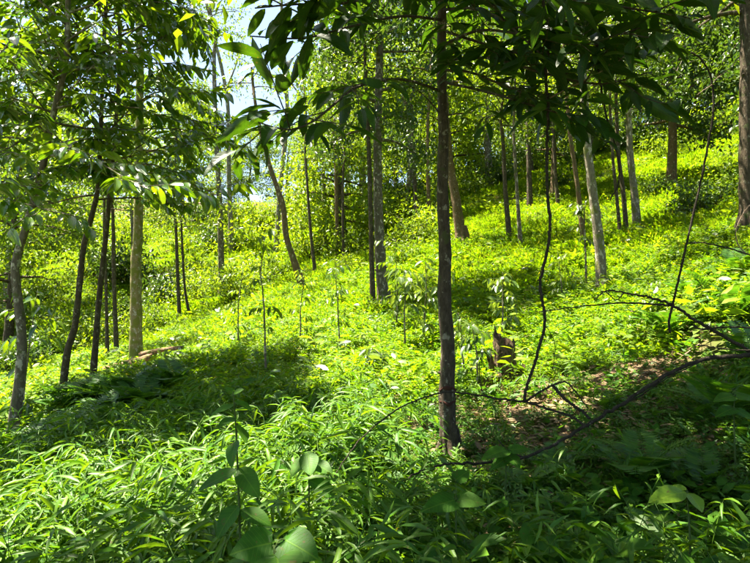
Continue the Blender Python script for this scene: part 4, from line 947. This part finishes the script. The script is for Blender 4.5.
stalk_plant('broad_leaved_plant', 'low plant with two big round heart-shaped leaves at the bottom edge', 'plant', (275, 600), 1.9, [(275, 570, 1.95), (272, 545, 2.0)],
    [((272, 543, 2.0), (230, 551, 1.93), .15, (0, -.6, .9)), ((285, 540, 2.0), (318, 556, 1.93), .15, (.15, -.55, .9)), ((276, 555, 1.95), (285, 590, 1.75), .17, (0, -.5, .9))], 'broad')
OVL = (('big', T_BIG), ('big2', T_BIG2))
stalk_plant('leafy_herb', 'tall soft-leaved herb standing above the bamboo grass in front', 'plant', (241, 590), 2.5, [(240, 540, 2.5), (238, 480, 2.5), (236, 430, 2.5), (233, 392, 2.5)],
    [((238, 425, 2.5), (248, 440, 2.42), .07, (.8, -.5, .3)), ((237, 440, 2.5), (226, 462, 2.4), .075, (-.5, -.8, .3)), ((238, 470, 2.5), (196, 486, 2.45), .085, (0, -.4, .9)), ((239, 468, 2.5), (256, 492, 2.4), .095, (.2, -.9, .4)),
     ((235, 405, 2.5), (210, 412, 2.45), .05, (0, -.3, 1)), ((234, 402, 2.5), (254, 406, 2.5), .05, (0, -.3, 1)), ((236, 418, 2.5), (218, 424, 2.4), .055, (0, -.4, 1)), ((233, 394, 2.5), (226, 386, 2.5), .035, (0, -.5, 1)), ((233, 394, 2.5), (243, 388, 2.5), .035, (0, -.5, 1)),
     ((239, 505, 2.5), (214, 532, 2.4), .09, (-.2, -.6, .7)), ((240, 510, 2.5), (272, 522, 2.45), .09, (.2, -.4, .8))], 'broad', Ts=OVL)
stalk_plant('broad_leaved_plant', 'plant with a pair of broad soft leaves under the low dead branch', 'plant', (456, 560), 3.0, [(456, 530, 3.0), (456, 503, 3.05)],
    [((455, 500, 3.05), (421, 508, 2.95), .14, (0, -.5, .9)), ((458, 499, 3.05), (486, 501, 3.0), .12, (0, -.5, .9)), ((456, 480, 3.1), (470, 468, 3.2), .09, (0, -.6, .8))], 'broad')
stalk_plant('broad_leaved_plant', 'plant with a pair of bright lime leaves in the dark right corner', 'plant', (690, 580), 2.7, [(690, 540, 2.7), (687, 495, 2.75)],
    [((686, 492, 2.75), (652, 497, 2.65), .10, (0, -.55, .9)), ((688, 493, 2.75), (704, 506, 2.65), .085, (.2, -.7, .6)), ((687, 490, 2.75), (660, 486, 2.85), .08, (0, -.3, 1))], 'broadlime', Ts=OVL)
stalk_plant('broad_leaved_plant', 'plant with broad leaves right of the tall soft-leaved herb', 'plant', (308, 520), 3.1, [(309, 490, 3.1), (308, 455, 3.15)],
    [((308, 452, 3.15), (310, 472, 3.0), .11, (0, -.8, .5)), ((308, 458, 3.15), (290, 470, 3.05), .09, (-.3, -.6, .7)), ((309, 462, 3.15), (332, 470, 3.05), .1, (.2, -.5, .8)), ((308, 480, 3.1), (338, 492, 3.0), .1, (.2, -.5, .8))], 'broad', Ts=OVL)
stalk_plant('broad_leaved_plant', 'plant with large leaves beside the foot of the main trunk', 'plant', (505, 500), 4.0, [(506, 470, 4.0), (508, 452, 4.05)],
    [((506, 450, 4.05), (482, 456, 3.9), .13, (0, -.4, .9)), ((510, 450, 4.05), (530, 447, 4.05), .11, (0, -.4, .9)), ((508, 455, 4.05), (520, 466, 3.9), .12, (.1, -.5, .9)), ((507, 458, 4.05), (490, 468, 3.95), .1, (-.1, -.5, .9))], 'broad')
stalk_plant('broad_leaved_plant', 'dark broad-leaved plant at the right edge below the dead branches', 'plant', (735, 440), 4.4, [(734, 415, 4.4), (735, 395, 4.4)],
    [((733, 396, 4.4), (714, 399, 4.35), .12, (0, -.4, .9)), ((736, 396, 4.4), (758, 398, 4.35), .12, (0, -.4, .9)), ((734, 408, 4.4), (716, 414, 4.3), .12, (0, -.4, .9)), ((735, 410, 4.4), (754, 418, 4.3), .12, (0, -.4, .9))], 'broad')
# bamboo grass clumps one can pick out, each leaf its own
g = np.random.default_rng(31)
bl = []
for k, (px, d) in enumerate([(30, 2.6), (75, 3.4), (110, 2.2), (150, 2.9), (175, 3.8), (60, 4.4), (125, 4.9), (190, 5.2), (210, 2.3), (20, 3.6), (335, 2.4), (370, 2.9), (410, 2.3), (450, 2.6), (490, 2.2), (540, 2.8), (580, 2.3), (620, 2.8), (300, 3.5),
                             (345, 3.8), (395, 3.6), (270, 4.2), (655, 2.3), (715, 2.6), (690, 3.4), (560, 3.6), (150, 2.0), (45, 2.0)]):
    st, L = bamboo_parts(800 + k, n=3, hh=.6, ll=.135)
    x = far_spot(px, d); z = h1(x, d)
    where = 'at the very bottom edge' if d < 2.45 else ('close in front' if d < 3.3 else 'further back')
    r = thing('bamboo_grass_clump', (x, d, z), f'arching bamboo grass clump {where}, {mark(px)}', 'bamboo grass', f'bamboo grass clumps {where}', g.random() * 6.28, .68 + .22 * g.random())
    for p in st: mb = MB(); tube(mb, p, np.linspace(.0035, .0015, len(p)), 4); obj('stem', mb.mesh('stem', M['stem']), r)
    leaf_objects(r, L, M['grassp'], (('blade', T_BLADE),))
